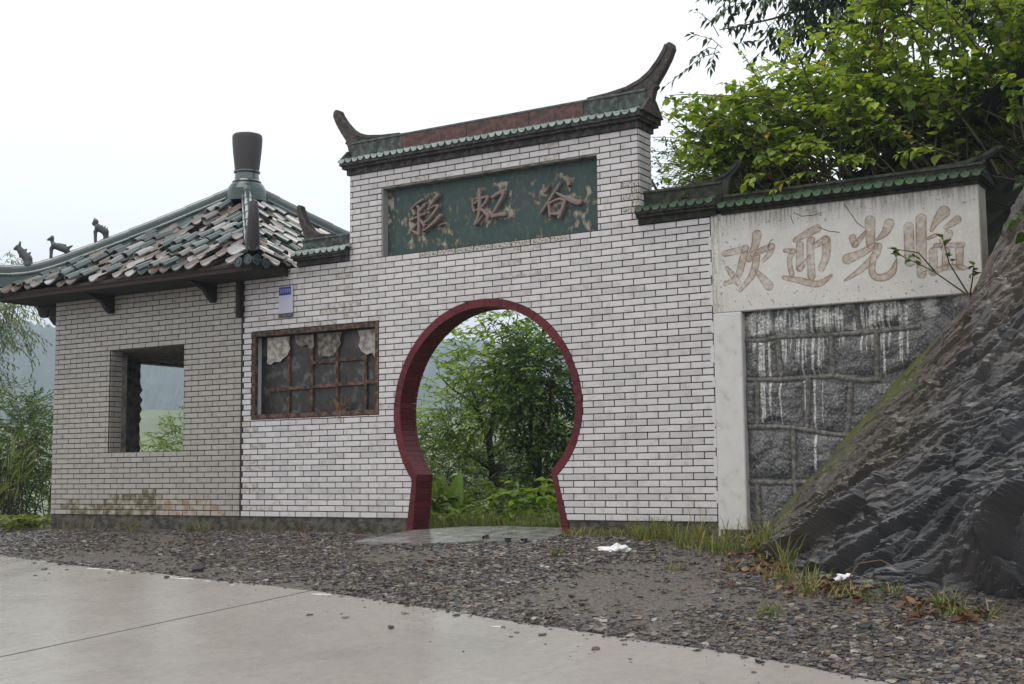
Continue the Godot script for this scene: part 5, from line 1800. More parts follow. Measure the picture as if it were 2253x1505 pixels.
func build_gravel() -> void:
	var shapes := []
	for k in 4:
		var b := MB.new()
		var st := [Vector3.UP, Vector3.RIGHT, Vector3.FORWARD, Vector3.LEFT, Vector3.BACK, Vector3.DOWN]
		var pts := []
		for q in 11:
			var a := TAU * q / 5.0 + (0.3 if q >= 5 else 0.0)
			if q == 10:
				continue
			var r := rf(0.65, 1.1)
			pts.append(Vector3(cos(a) * r, (0.22 if q < 5 else -0.22) + rf(-0.08, 0.08), sin(a) * r * rf(0.6, 0.95)))
		for q in 5:
			var n := (q + 1) % 5
			b.quad(pts[5 + n], pts[5 + q], pts[q], pts[n])
			b.tri(Vector3(0, 0.25, 0), pts[n], pts[q])
			b.tri(Vector3(0, -0.25, 0), pts[5 + q], pts[5 + n])
		shapes.append(b.mesh())
	for k in 4:
		var mm := MultiMesh.new()
		mm.transform_format = MultiMesh.TRANSFORM_3D
		mm.use_colors = true
		mm.mesh = shapes[k]
		var xfs := []
		var cols := []
		var tries := 0
		while xfs.size() < 32000 and tries < 170000:
			tries += 1
			var x := rf(-13.0, 4.4)
			var z := rf(-0.05, 6.6)
			if rng.randf() < 0.25:
				x = rf(-11.5, 1.0)
				z = rf(0.1, 2.0)
			var over := z - road_edge(x)
			if over > 0.9: continue
			if over > -0.02 and rng.randf() > 0.30 * exp(-maxf(over, 0.0) / 0.045) + 0.006: continue
			if z < 0.28 + n1.get_noise_1d(x * 90.0) * 0.15 and x < 0.2 and rng.randf() < 0.85: continue
			var bare := n1.get_noise_2d(x * 26.0 + 200.0, z * 34.0)
			var dens := clampf(0.60 + bare * 2.4, 0.06, 1.0)
			if x < -3.0 and over > -0.85 and over < -0.05: dens *= 0.35
			if absf(x + 2.75) < 1.05 and z < 1.0: dens *= 0.12
			if rng.randf() > dens: continue
			var big := pow(rng.randf(), 4.2)
			var s := lerpf(0.0060, 0.038, big)
			if rng.randf() < 0.006: s *= 1.5
			var basis := Basis.from_euler(Vector3(rf(-0.25, 0.25), rf(0, TAU), rf(-0.25, 0.25)))
			var sy := rf(0.45, 1.15)
			basis = basis.scaled_local(Vector3(s, s * sy, s))
			xfs.append(Transform3D(basis, Vector3(x, (gh(x, z) if over < 0.0 else plane_y(x, z) + 0.004) + s * sy * 0.16, z)))
			var t := rng.randf()
			var tone := rf(0.40, 1.6)
			var c := Color(0.070, 0.067, 0.070) * tone
			if t < 0.40: c = Color(0.125, 0.101, 0.080) * tone
			elif t < 0.52: c = Color(0.20, 0.185, 0.168) * tone
			elif t < 0.57: c = Color(0.09, 0.05, 0.033) * tone
			elif t < 0.585: c = Color(0.26, 0.25, 0.23)
			cols.append(Color(c.r, c.g, c.b))
		mm.instance_count = xfs.size()
		for i in xfs.size():
			mm.set_instance_transform(i, xfs[i])
			mm.set_instance_color(i, cols[i])
		var o := MultiMeshInstance3D.new()
		o.name = numbered("gravel")
		o.multimesh = mm
		o.material_override = M["stone_chip"]
		add_child(o)
		tag(o, "loose wet slate gravel between the road and the walls", "gravel", "", "stuff")
	# a few larger chips that can be told apart
	var spots := [[-2.35, 0.62, 0.05, "dark stone block lying alone on the wet threshold, nearest the left jamb"], [-1.98, 0.78, 0.045, "left one of the two dark stones side by side before the gate"], [-1.80, 0.76, 0.045, "right one of the two dark stones side by side before the gate"], [-1.10, 1.30, 0.055, "flat black stone between the gate and the crumpled white bag"],
		[-3.95, 3.16, 0.075, "flat dark slate lying against the road edge beside the white paint flakes"], [-1.95, 2.2, 0.06, "rust brown stone in the gravel in front of the gate"], [2.75, 4.35, 0.06, "dark round stone in the gravel below the rock, near the road"], [1.25, 4.35, 0.055, "pale stone among brown leaves in the gravel"]]
	for i in spots.size():
		var s: Array = spots[i]
		var b := MB.new()
		var a := MB.new()
		var src: Array = (shapes[i % 4] as ArrayMesh).surface_get_arrays(0)
		var tone := Color(0.035, 0.034, 0.037)
		if i == 5: tone = Color(0.10, 0.04, 0.025)
		if i == 7: tone = Color(0.22, 0.18, 0.15)
		var basis := Basis.from_euler(Vector3(rf(-0.2, 0.2), rf(0, TAU), rf(-0.2, 0.2))).scaled_local(Vector3(s[2], s[2] * (1.6 if i < 3 else 0.7), s[2]))
		b.put(src[Mesh.ARRAY_VERTEX], src[Mesh.ARRAY_NORMAL], Transform3D(basis, Vector3.ZERO), tone)
		var o := part("stone", b.mesh(), M["stone_chip"], self, Vector3(s[0], (gh(s[0], s[1]) if i > 2 else -0.131 - 0.068 * s[1]) + s[2] * 0.3, s[1]))
		tag(o, s[3], "stone", "larger stones on the gravel")


func build_hills() -> void:
	var b := MB.new()
	var na := 560
	var nr := 170
	var pos := func(i: int, j: int) -> Vector3:
		var az := deg_to_rad(lerpf(-80.0, 2.0, float(i) / na))
		var r := 42.0 * pow(340.0 / 42.0, float(j) / nr)
		var x := sin(az) * r + 1.1
		var z := -cos(az) * r + 2.7
		var low := n1.get_noise_2d(x * 0.9, z * 0.9)
		var y := -5.0 - 1.0
		y += 10.2 * smoothstep(52.0, 84.0, r) * (0.92 + low * 0.35)
		y -= 2.5 * smoothstep(88.0, 125.0, r)
		y += (26.0 + low * 5.0 + 5.5 * sin(az * 5.0 + 1.0)) * smoothstep(120.0, 268.0, r)
		if r > 112.0:
			y += (n2.get_noise_2d(x * 9.0, z * 9.0) * 2.2 + absf(n1.get_noise_2d(x * 60.0, z * 60.0)) * 2.6 + n2.get_noise_2d(x * 160.0, z * 160.0) * 0.9) * smoothstep(112.0, 140.0, r)
		else:
			y += absf(fmod(absf(y) * 2.2 + low, 1.0) - 0.5) * 0.5 + n1.get_noise_2d(x * 40.0, z * 40.0) * 0.25       # low tea rows on the near rise
		return Vector3(x, y, z) * 4.5
	var p := []
	for j in nr + 1:
		for i in na + 1:
			p.append(pos.call(i, j))
	for j in nr:
		for i in na:
			var q: Vector3 = p[j * (na + 1) + i]
			var r := Vector2(q.x - 5.0, q.z - 12.0).length() / 4.5
			var e := n2.get_noise_2d(q.x * 1.6, q.z * 1.6)
			var c := Color(0.12, 0.155, 0.07).lerp(Color(0.19, 0.215, 0.11), clampf(0.5 + e, 0, 1))
			if r > 114.0: c = Color(0.030, 0.052, 0.022).lerp(Color(0.055, 0.085, 0.030), clampf(0.5 + e * 1.4, 0, 1))
			b.col = c
			b.quad(q, p[j * (na + 1) + i + 1], p[(j + 1) * (na + 1) + i + 1], p[(j + 1) * (na + 1) + i])
	tag(part("hills", b.mesh(), M["hill"], self), "", "", "", "structure")
	# earth bank behind the plaster wall
	var h := MB.new()
	var n := 70
	var hp := []
	for j in n + 1:
		for i in n + 1:
			var x := lerpf(-0.6, 14.0, pow(float(i) / n, 1.3))
			var z := lerpf(-0.42, -24.0, pow(float(j) / n, 1.5))
			var y := -0.3 + 3.2 * smoothstep(-0.6, 1.0, x) + maxf(x - 0.4, 0.0) * 0.50 + minf(-z, 9.0) * 0.10 + n1.get_noise_2d(x * 50.0, z * 50.0) * 0.25
			y = minf(y, -0.3 + (x + 0.6) * 4.0)
			hp.append(Vector3(x, y, z))
	for j in n:
		for i in n:
			h.col = Color(0.020, 0.019, 0.012).lerp(Color(0.030, 0.034, 0.014), clampf(0.5 + n2.get_noise_2d(i * 9.0, j * 9.0), 0, 1))
			h.quad(hp[j * (n + 1) + i], hp[j * (n + 1) + i + 1], hp[(j + 1) * (n + 1) + i + 1], hp[(j + 1) * (n + 1) + i])
	tag(part("hillside", h.mesh(), M["soil"], self), "", "", "", "structure")


# ---------------------------------------------------------------- leaves
var LV := {}                                                          # leaf shapes: name -> [vertices, normals]

func make_leaf_shapes() -> void:
	var b := MB.new()
	b.tri(Vector3.ZERO, Vector3(-0.5, 0.09, 0.42), Vector3(0, -0.06, 1.0))
	b.tri(Vector3.ZERO, Vector3(0, -0.06, 1.0), Vector3(0.5, 0.09, 0.42))
	LV["small"] = [b.v, b.n]
	b = MB.new()
	var r := [Vector3(0, 0, 0), Vector3(0, 0.0, 0.34), Vector3(0, -0.06, 0.70), Vector3(0, -0.24, 1.0)]
	for s in [-1.0, 1.0]:
		var l1 := Vector3(0.46 * s, 0.08, 0.18)
		var l2 := Vector3(0.50 * s, 0.06, 0.45)
		var l3 := Vector3(0.24 * s, -0.05, 0.78)
		var set_ := [[r[0], l1, r[1]], [r[1], l1, l2], [r[1], l2, r[2]], [r[2], l2, l3], [r[2], l3, r[3]]]
		for t in set_:
			if s < 0.0: b.tri(t[0], t[1], t[2])
			else: b.tri(t[0], t[2], t[1])
	LV["big"] = [b.v, b.n]
	b = MB.new()                                                     # long narrow leaf with a bend
	for s in [-1.0, 1.0]:
		var m := Vector3(0, 0.0, 0.5)
		var t := Vector3(0, -0.16, 1.0)
		var e := Vector3(0.5 * s, 0.05, 0.40)
		if s < 0.0:
			b.tri(Vector3.ZERO, e, m); b.tri(m, e, t)
		else:
			b.tri(Vector3.ZERO, m, e); b.tri(m, t, e)
	LV["long"] = [b.v, b.n]
	b = MB.new()                                                     # grass blade
	var c := [Vector3(0, 0, 0), Vector3(0, 0.0, 0.4), Vector3(0, -0.08, 0.75), Vector3(0, -0.26, 1.0)]
	var w := [0.5, 0.42, 0.26]
	for i in 2:
		b.quad(c[i] + Vector3(w[i], 0, 0), c[i] - Vector3(w[i], 0, 0), c[i + 1] - Vector3(w[i + 1], 0, 0), c[i + 1] + Vector3(w[i + 1], 0, 0))
	b.tri(c[2] + Vector3(w[2], 0, 0), c[2] - Vector3(w[2], 0, 0), c[3])
	LV["blade"] = [b.v, b.n]


func leaf_xf(p: Vector3, dir: Vector3, up: Vector3, len_: float, wid: float) -> Transform3D:
	var z := dir.normalized()
	var x := up.cross(z)
	if x.length_squared() < 1e-4: x = Vector3.RIGHT.cross(z)
	x = x.normalized()
	return Transform3D(Basis(x * wid, z.cross(x) * len_, z * len_), p)


func rdir() -> Vector3:
	return Vector3(rng.randfn(), rng.randfn(), rng.randfn()).normalized()


# fills lobes [centre, radii] with leafy sprays; stems go into `wood`
func fill_crown(b: MB, wood: MB, lobes: Array, sprays: int, o: Dictionary) -> void:
	var shape: Array = LV[o.get("shape", "small")]
	var vol := 0.0
	for l in lobes: vol += l[1].x * l[1].y * l[1].z
	for l in lobes:
		var share := int(sprays * (l[1].x * l[1].y * l[1].z) / vol)
		for k in share:
			var d := rdir()
			var rr := pow(rng.randf(), o.get("fill", 0.45))
			var p: Vector3 = l[0] + d * l[1] * rr
			if o.has("floor") and p.y < o.floor: continue
			var gap := n1.get_noise_3d(p.x * o.get("gapf", 60.0), p.y * o.get("gapf", 60.0), p.z * o.get("gapf", 60.0))
			if gap < o.get("gap", -0.28): continue
			var out_: Vector3 = (d * Vector3(1, 0.7, 1) + rdir() * 0.6 + Vector3.UP * o.get("lift", 0.1)).normalized()
			var sl: float = o.len * rf(1.6, 3.6)
			var tone: Color = o.cols[rng.randi() % o.cols.size()]
			tone = tone * rf(0.75, 1.25) * (1.0 + gap * 0.6)
			var q: Vector3 = p + out_ * sl + Vector3.DOWN * sl * o.get("droop", 0.15)
			if rng.randf() < 0.55:
				wood.col = Color(0.045, 0.038, 0.026)
				wood.tube(PackedVector3Array([p - out_ * sl * 0.5, p, q]), PackedFloat32Array([o.len * 0.05, o.len * 0.04, o.len * 0.02]), 3, 1.0, false)
			var n: int = o.get("per", 7)
			var sx := out_.cross(Vector3.UP).normalized()
			for i in n:
				var t := float(i) / (n - 1)
				var at := p.lerp(q, t)
				var s := 1.0 if i % 2 == 0 else -1.0
				var ld: Vector3 = (out_ * (0.35 + 0.65 * t) + sx * s * (1.0 - 0.6 * t) + rdir() * 0.35 + Vector3.DOWN * o.get("hang", 0.25)).normalized()
				var up: Vector3 = (Vector3.UP + rdir() * o.get("ruffle", 0.5)).normalized()
				var L: float = o.len * rf(0.7, 1.2)
				var c: Color = tone * rf(0.85, 1.18) * o.get("gain", 1.7)
				if o.has("odd") and rng.randf() < o.get("odd_share", 0.015): c = o.odd
				b.put(shape[0], shape[1], leaf_xf(at, ld, up, L, L * o.wid), Color(c.r, c.g, c.b))


func limb(wood: MB, a: Vector3, b: Vector3, r0: float, r1: float, wob := 0.12, n := 6) -> void:
	var pts := PackedVector3Array()
	var rad := PackedFloat32Array()
	for i in n + 1:
		var t := float(i) / n
		var off := Vector3(rf(-1, 1), rf(-0.5, 0.5), rf(-1, 1)) * wob * (0.0 if i == 0 or i == n else 1.0) * a.distance_to(b) * 0.25
		pts.append(a.lerp(b, t) + off)
		rad.append(lerpf(r0, r1, t))
	wood.tube(pts, rad, 7)


func tree(called: String, label: String, category: String, group: String, base: Vector3, limbs: Array, lobes: Array, sprays: int, o: Dictionary, leaf_mat := "leaf") -> Node3D:
	var t := thing(called, base, label, category, group)
	var wood := MB.new()
	wood.col = Color(0.05, 0.042, 0.032)
	var lv := MB.new()
	for l in limbs: limb(wood, l[0] - base, l[1] - base, l[2], l[3])
	var ls := []
	for l in lobes: ls.append([l[0] - base, l[1]])
	fill_crown(lv, wood, ls, sprays, o)
	part("trunk", wood.mesh(), M["stem"], t)
	part("crown", lv.mesh(), M[leaf_mat], t, Vector3.ZERO, "stuff")
	return t


func build_backdrop_plants() -> void:
	var fresh := [Color(0.105, 0.155, 0.025), Color(0.078, 0.122, 0.022), Color(0.135, 0.18, 0.034), Color(0.060, 0.098, 0.02)]
	var deep := [Color(0.030, 0.062, 0.014), Color(0.040, 0.075, 0.016), Color(0.022, 0.048, 0.012)]
	var dull := [Color(0.055, 0.085, 0.025), Color(0.075, 0.105, 0.035), Color(0.045, 0.07, 0.02)]
	# through the moon gate
	tree("leafy_tree", "slender light green tree with a leaning dark trunk seen through the moon gate", "tree", "", Vector3(-6.75, -0.35, -6.6),
		[[Vector3(-6.75, -0.4, -6.6), Vector3(-7.05, 1.1, -6.7), 0.075, 0.06], [Vector3(-7.05, 1.1, -6.7), Vector3(-7.6, 2.1, -6.9), 0.055, 0.02], [Vector3(-7.05, 1.1, -6.7), Vector3(-6.6, 2.6, -6.4), 0.05, 0.02], [Vector3(-7.3, 1.6, -6.8), Vector3(-8.1, 2.3, -6.6), 0.03, 0.01], [Vector3(-6.8, 0.5, -6.6), Vector3(-7.7, 1.1, -6.3), 0.03, 0.01]],
		[[Vector3(-6.9, 2.5, -6.6), Vector3(1.0, 0.9, 0.9)], [Vector3(-7.6, 1.75, -6.8), Vector3(0.8, 0.75, 0.8)], [Vector3(-6.3, 1.7, -6.5), Vector3(0.9, 0.85, 0.8)], [Vector3(-8.15, 1.2, -6.8), Vector3(0.6, 0.55, 0.6)], [Vector3(-6.3, 3.1, -6.4), Vector3(0.7, 0.5, 0.7)]],
		760, {"len": 0.128, "wid": 0.46, "cols": fresh, "per": 8, "gap": -0.22, "fill": 0.5, "droop": 0.2, "gain": 2.5})
	tree("dark_shrub", "dense dark green shrub filling the right half of the moon gate view", "shrub", "", Vector3(-4.55, -0.25, -4.2),
		[[Vector3(-4.55, -0.3, -4.2), Vector3(-4.7, 1.6, -4.2), 0.05, 0.025], [Vector3(-4.6, 0.3, -4.2), Vector3(-4.2, 1.9, -4.0), 0.04, 0.02], [Vector3(-4.6, 0.5, -4.2), Vector3(-5.1, 1.5, -4.3), 0.03, 0.012]],
		[[Vector3(-4.45, 1.7, -4.2), Vector3(0.75, 0.9, 0.7)], [Vector3(-4.85, 2.2, -4.4), Vector3(0.6, 0.55, 0.6)], [Vector3(-4.3, 0.7, -4.0), Vector3(0.55, 0.5, 0.5)]],
		700, {"gain": 2.0, "len": 0.115, "wid": 0.42, "cols": deep + [fresh[1]], "per": 8, "gap": -0.32, "fill": 0.4, "droop": 0.25, "hang": 0.4})
	tree("pale_bush", "pale loose bush at the left of the moon gate view below the light tree", "bush", "", Vector3(-7.6, -0.4, -6.0),
		[[Vector3(-7.6, -0.45, -6.0), Vector3(-7.4, 0.7, -6.0), 0.03, 0.01], [Vector3(-7.6, -0.4, -6.0), Vector3(-7.9, 0.6, -6.1), 0.025, 0.01]],
		[[Vector3(-7.45, 0.55, -6.1), Vector3(0.8, 0.6, 0.6)], [Vector3(-6.4, 0.55, -6.8), Vector3(0.9, 0.5, 0.6)], [Vector3(-8.0, 1.0, -6.6), Vector3(0.6, 0.5, 0.5)]], 620, {"gain": 2.4, "len": 0.09, "wid": 0.5, "cols": dull + [fresh[0]], "per": 7, "gap": -0.25})
	tree("hazy_bush", "hazy grey green thicket on the slope far behind the moon gate", "bush", "", Vector3(-15.5, -1.6, -20.0),
		[[Vector3(-15.5, -1.7, -20), Vector3(-15.3, 1.5, -20), 0.1, 0.04]],
		[[Vector3(-16.2, 0.4, -20), Vector3(2.4, 1.6, 1.5)], [Vector3(-13.2, 0.9, -19), Vector3(2.2, 1.9, 1.4)], [Vector3(-14.5, -0.6, -19), Vector3(3.5, 1.2, 1.4)]], 1300, {"gain": 2.0, "len": 0.20, "wid": 0.5, "cols": dull, "per": 7, "gap": -0.3})
	# broad-leaved undergrowth beyond the path
	var u := MB.new()
	for k in 1250:
		var x := rf(-6.9, -2.2)
		var z := rf(-4.6, -1.9) + (x + 4.5) * 0.16
		var gy := plane_y(x, z)
		var hgt := rf(0.05, 0.68) * clampf(0.55 + n1.get_noise_2d(x * 60.0, z * 60.0), 0.2, 1.2)
		if absf(x + 3.4 + (z + 2.0) * 0.55) < 0.35 and z > -3.0: hgt *= 0.35
		for i in 4:
			var dir := Vector3(rf(-1, 1), rf(-0.35, 0.25), rf(-1, 1))
			var L := rf(0.08, 0.16)
			var c: Color = fresh[rng.randi() % 4] * rf(1.9, 3.3)
			u.put(LV["big"][0], LV["big"][1], leaf_xf(Vector3(x, gy + hgt, z), dir, Vector3.UP + rdir() * 0.4, L, L * 0.8), Color(c.r, c.g, c.b))
	tag(part("undergrowth", u.mesh(), M["leaf"], self), "broad green leaves growing over the ground beyond the moon gate", "undergrowth", "", "stuff")
	var pl := thing("broad_leaf_plant", Vector3(-5.15, -0.2, -2.75), "clump of tall broad pale green leaves beyond the left jamb of the moon gate", "plant")
	for k in 6:
		var b := MB.new()
		var dir := Vector3(rf(-0.5, 0.5), 1.3, rf(-0.4, 0.4))
		b.put(LV["big"][0], LV["big"][1], leaf_xf(Vector3(rf(-0.1, 0.1), 0.12, rf(-0.1, 0.1)), dir, Vector3(rf(0.2, 1), 0.1, rf(0.6, 1)), rf(0.5, 0.72), rf(0.19, 0.27)), Color(0.24, 0.38, 0.06) * rf(0.8, 1.2))
		part("leaf", b.mesh(), M["leaf"], pl)
	# grass along the path
	var gr := MB.new()
	for k in 5200:
		var x := rf(-5.6, -1.5)
		var z := rf(-3.2, -0.9)
		if rng.randf() < 0.3:
			x = rf(-2.15, -1.75) if rng.randf() < 0.6 else rf(-3.9, -3.5)
			z = rf(-1.4, -0.35)
		if x > -3.9 and x < -2.0 and z > -1.5 + absf(x + 2.9) * 0.3: continue
		grass_blade(gr, x, z, plane_y(x, z), rf(0.10, 0.36), [Color(0.17, 0.25, 0.05), Color(0.24, 0.29, 0.08), Color(0.28, 0.26, 0.11)])
	tag(part("path_grass", gr.mesh(), M["grass"], self), "uncut grass at the end of the path beyond the moon gate", "grass", "", "stuff")
	var post := MB.new()
	post.box(Vector3(-0.085, -0.3, -0.07), Vector3(0.085, 0.94, 0.07), 0.02)
	post.box(Vector3(-0.105, 0.86, -0.09), Vector3(0.105, 0.99, 0.09), 0.02)
	tag(part("stone_post", post.mesh(), M["post_cement"], self, Vector3(-7.03, -0.31, -7.0)), "short grey cement post standing in the greenery beyond the moon gate", "post")

	# left of the booth and seen through its window
	tree("reed_bush", "tall mixed bush with dark leaning stems beside the left corner of the booth", "bush", "", Vector3(-13.8, -0.35, -2.2),
		[[Vector3(-13.8, -0.4, -2.2), Vector3(-14.0, 1.0, -2.2), 0.03, 0.01]],
		[[Vector3(-14.1, 1.15, -2.4), Vector3(0.95, 0.85, 0.8)], [Vector3(-15.1, 1.35, -3.2), Vector3(0.9, 0.9, 0.9)], [Vector3(-13.5, 0.6, -2.0), Vector3(0.5, 0.6, 0.5)], [Vector3(-14.4, 0.3, -2.4), Vector3(1.4, 0.6, 0.7)]],
		1150, {"len": 0.105, "wid": 0.34, "cols": [fresh[1], fresh[3], dull[0], deep[1], deep[0]], "per": 8, "gap": -0.25, "gain": 1.35})
	var rs := MB.new()
	var rl := MB.new()
	for k in 46:
		var p := Vector3(rf(-14.2, -12.4), -0.3, rf(-2.6, -1.0))
		var e := p + Vector3(rf(-0.1, 0.75), rf(0.7, 1.6), rf(-0.2, 0.2))
		rs.col = Color(0.04, 0.026, 0.018)
		rs.tube(PackedVector3Array([p, p.lerp(e, 0.5) + Vector3(-0.04, 0.06, 0), e]), PackedFloat32Array([0.012, 0.010, 0.004]), 4)
		for i in 5:
			var at := p.lerp(e, rf(0.25, 1.0))
			var c: Color = [Color(0.16, 0.21, 0.05), Color(0.22, 0.24, 0.12), Color(0.09, 0.14, 0.03)][rng.randi() % 3]
			var L := rf(0.22, 0.45)
			rl.put(LV["long"][0], LV["long"][1], leaf_xf(at, Vector3(rf(-0.2, 0.9), rf(0.2, 1.0), rf(-0.4, 0.4)), rdir(), L, L * 0.10), c)
	var reed := thing("reed_clump", Vector3.ZERO, "clump of dark reed stems and pale blades leaning against the booth's left corner", "reeds")
	part("stems", rs.mesh(), M["stem"], reed, Vector3.ZERO, "stuff")
	part("blades", rl.mesh(), M["leaf"], reed, Vector3.ZERO, "stuff")
	var cr := MB.new()
	for k in 420:
		var x := rf(-13.6, -10.15)
		var z := rf(-0.9, 0.45)
		for i in 2:
			var L := rf(0.07, 0.14)
			cr.put(LV["big"][0], LV["big"][1], leaf_xf(Vector3(x, plane_y(x, z) + rf(0.03, 0.17), z), Vector3(rf(-1, 1), rf(-0.3, 0.2), rf(-1, 1)), Vector3.UP + rdir() * 0.4, L, L), Color(0.17, 0.21, 0.03) * rf(0.6, 1.2))
	tag(part("ground_creeper", cr.mesh(), M["leaf"], self), "yellow green creeper leaves on the ground beside the booth's left corner", "creeper", "", "stuff")
	tree("window_bush", "light green bush seen through the booth's empty window", "bush", "", Vector3(-17.0, -1.0, -8.5),
		[[Vector3(-17.0, -1.1, -8.5), Vector3(-16.8, 1.0, -8.5), 0.05, 0.02]],
		[[Vector3(-16.3, 0.9, -8.6), Vector3(1.0, 0.95, 0.8)], [Vector3(-17.6, 0.55, -8.8), Vector3(1.1, 0.75, 0.8)], [Vector3(-15.8, 1.5, -8.4), Vector3(0.6, 0.5, 0.6)]],
		560, {"len": 0.13, "wid": 0.30, "cols": [Color(0.10, 0.15, 0.035), Color(0.13, 0.17, 0.05), dull[1]], "per": 8, "gap": -0.3, "ruffle": 0.8})
	tree("drooping_tree", "grey green tree with drooping sprays hanging beside the booth's left eave", "tree", "", Vector3(-21.5, -1.0, -5.5),
		[[Vector3(-21.5, -1.2, -5.5), Vector3(-21.0, 2.6, -5.5), 0.2, 0.13], [Vector3(-21.0, 2.6, -5.5), Vector3(-18.7, 4.4, -5.4), 0.09, 0.02], [Vector3(-21.0, 2.6, -5.5), Vector3(-20.4, 5.4, -5.6), 0.1, 0.03], [Vector3(-20.0, 3.5, -5.5), Vector3(-18.3, 3.7, -5.2), 0.04, 0.01]],
		[[Vector3(-18.35, 3.85, -5.3), Vector3(0.85, 0.55, 0.7)], [Vector3(-19.0, 4.6, -5.5), Vector3(0.9, 0.85, 0.8)], [Vector3(-19.6, 3.2, -5.5), Vector3(0.95, 0.8, 0.8)], [Vector3(-20.6, 4.9, -5.6), Vector3(1.2, 1.0, 1.0)], [Vector3(-17.85, 3.55, -5.2), Vector3(0.35, 0.4, 0.4)]],
		900, {"len": 0.125, "wid": 0.26, "shape": "long", "cols": [Color(0.075, 0.10, 0.035), Color(0.10, 0.125, 0.05), Color(0.05, 0.072, 0.025)], "per": 8, "gap": -0.22, "droop": 0.9, "hang": 0.9})

	# over the plaster wall
	tree("dark_tree", "tall dark tree with narrow leaves reaching over the top of the plaster wall", "tree", "", Vector3(3.0, 2.2, -6.0),
		[[Vector3(3.0, 2.0, -6.0), Vector3(2.0, 6.2, -5.6), 0.2, 0.13], [Vector3(2.0, 6.2, -5.6), Vector3(-0.8, 7.8, -5.2), 0.09, 0.02], [Vector3(2.1, 6.0, -5.6), Vector3(3.4, 9.0, -5.4), 0.1, 0.03], [Vector3(0.4, 7.1, -5.4), Vector3(-1.9, 6.9, -5.0), 0.03, 0.008], [Vector3(1.6, 6.4, -5.6), Vector3(0.0, 8.9, -5.4), 0.06, 0.02]],
		[[Vector3(-0.9, 7.75, -5.2), Vector3(1.0, 0.95, 0.8)], [Vector3(0.3, 8.0, -5.2), Vector3(1.2, 1.2, 1.0)], [Vector3(1.9, 8.1, -5.2), Vector3(1.5, 1.4, 1.1)], [Vector3(3.7, 7.9, -5.0), Vector3(1.6, 1.6, 1.1)], [Vector3(-0.45, 6.75, -5.1), Vector3(0.65, 0.6, 0.6)], [Vector3(-1.95, 6.75, -5.0), Vector3(0.30, 0.35, 0.3)], [Vector3(0.9, 6.8, -5.1), Vector3(0.8, 0.7, 0.7)], [Vector3(3.4, 6.3, -5.0), Vector3(1.6, 1.0, 0.9)]],
		2500, {"len": 0.165, "wid": 0.36, "shape": "long", "cols": [Color(0.016, 0.032, 0.010), Color(0.022, 0.042, 0.012), Color(0.035, 0.055, 0.015)], "per": 9, "gap": -0.26, "droop": 0.5, "hang": 0.8, "fill": 0.42}, "dark_leaf")
	tree("shaded_tree", "dull green tree behind the right shoulder of the tall gate wall", "tree", "", Vector3(-3.2, -0.4, -7.2),
		[[Vector3(-3.2, -0.5, -7.2), Vector3(-3.3, 4.0, -7.0), 0.14, 0.08], [Vector3(-3.3, 4.0, -7.0), Vector3(-2.6, 5.8, -6.8), 0.06, 0.02], [Vector3(-3.3, 3.6, -7.0), Vector3(-4.0, 5.4, -6.9), 0.05, 0.02], [Vector3(-3.3, 3.4, -7.0), Vector3(-2.2, 4.8, -6.7), 0.05, 0.02]],
		[[Vector3(-3.3, 5.25, -7.0), Vector3(0.85, 0.9, 0.7)], [Vector3(-2.5, 5.2, -6.8), Vector3(0.75, 0.85, 0.7)], [Vector3(-3.4, 4.3, -6.9), Vector3(0.8, 0.7, 0.7)], [Vector3(-2.2, 4.3, -6.7), Vector3(0.7, 0.6, 0.6)]],
		760, {"len": 0.10, "wid": 0.40, "cols": [deep[0], deep[1], Color(0.05, 0.08, 0.025)], "per": 8, "gap": -0.22}, "dark_leaf")
	build_wall_shrub()


func grass_blade(b: MB, x: float, z: float, y: float, h: float, cols: Array) -> void:
	var c: Color = cols[rng.randi() % cols.size()] * rf(0.7, 1.25)
	var lean := Vector3(rf(-0.7, 0.7), 1.0, rf(-0.7, 0.7))
	b.put(LV["blade"][0], LV["blade"][1], leaf_xf(Vector3(x, y - 0.01, z), lean, Vector3(lean.x, -0.2, lean.z) * -1.0 + rdir() * 0.3, h, rf(0.005, 0.010)), Color(c.r, c.g, c.b))


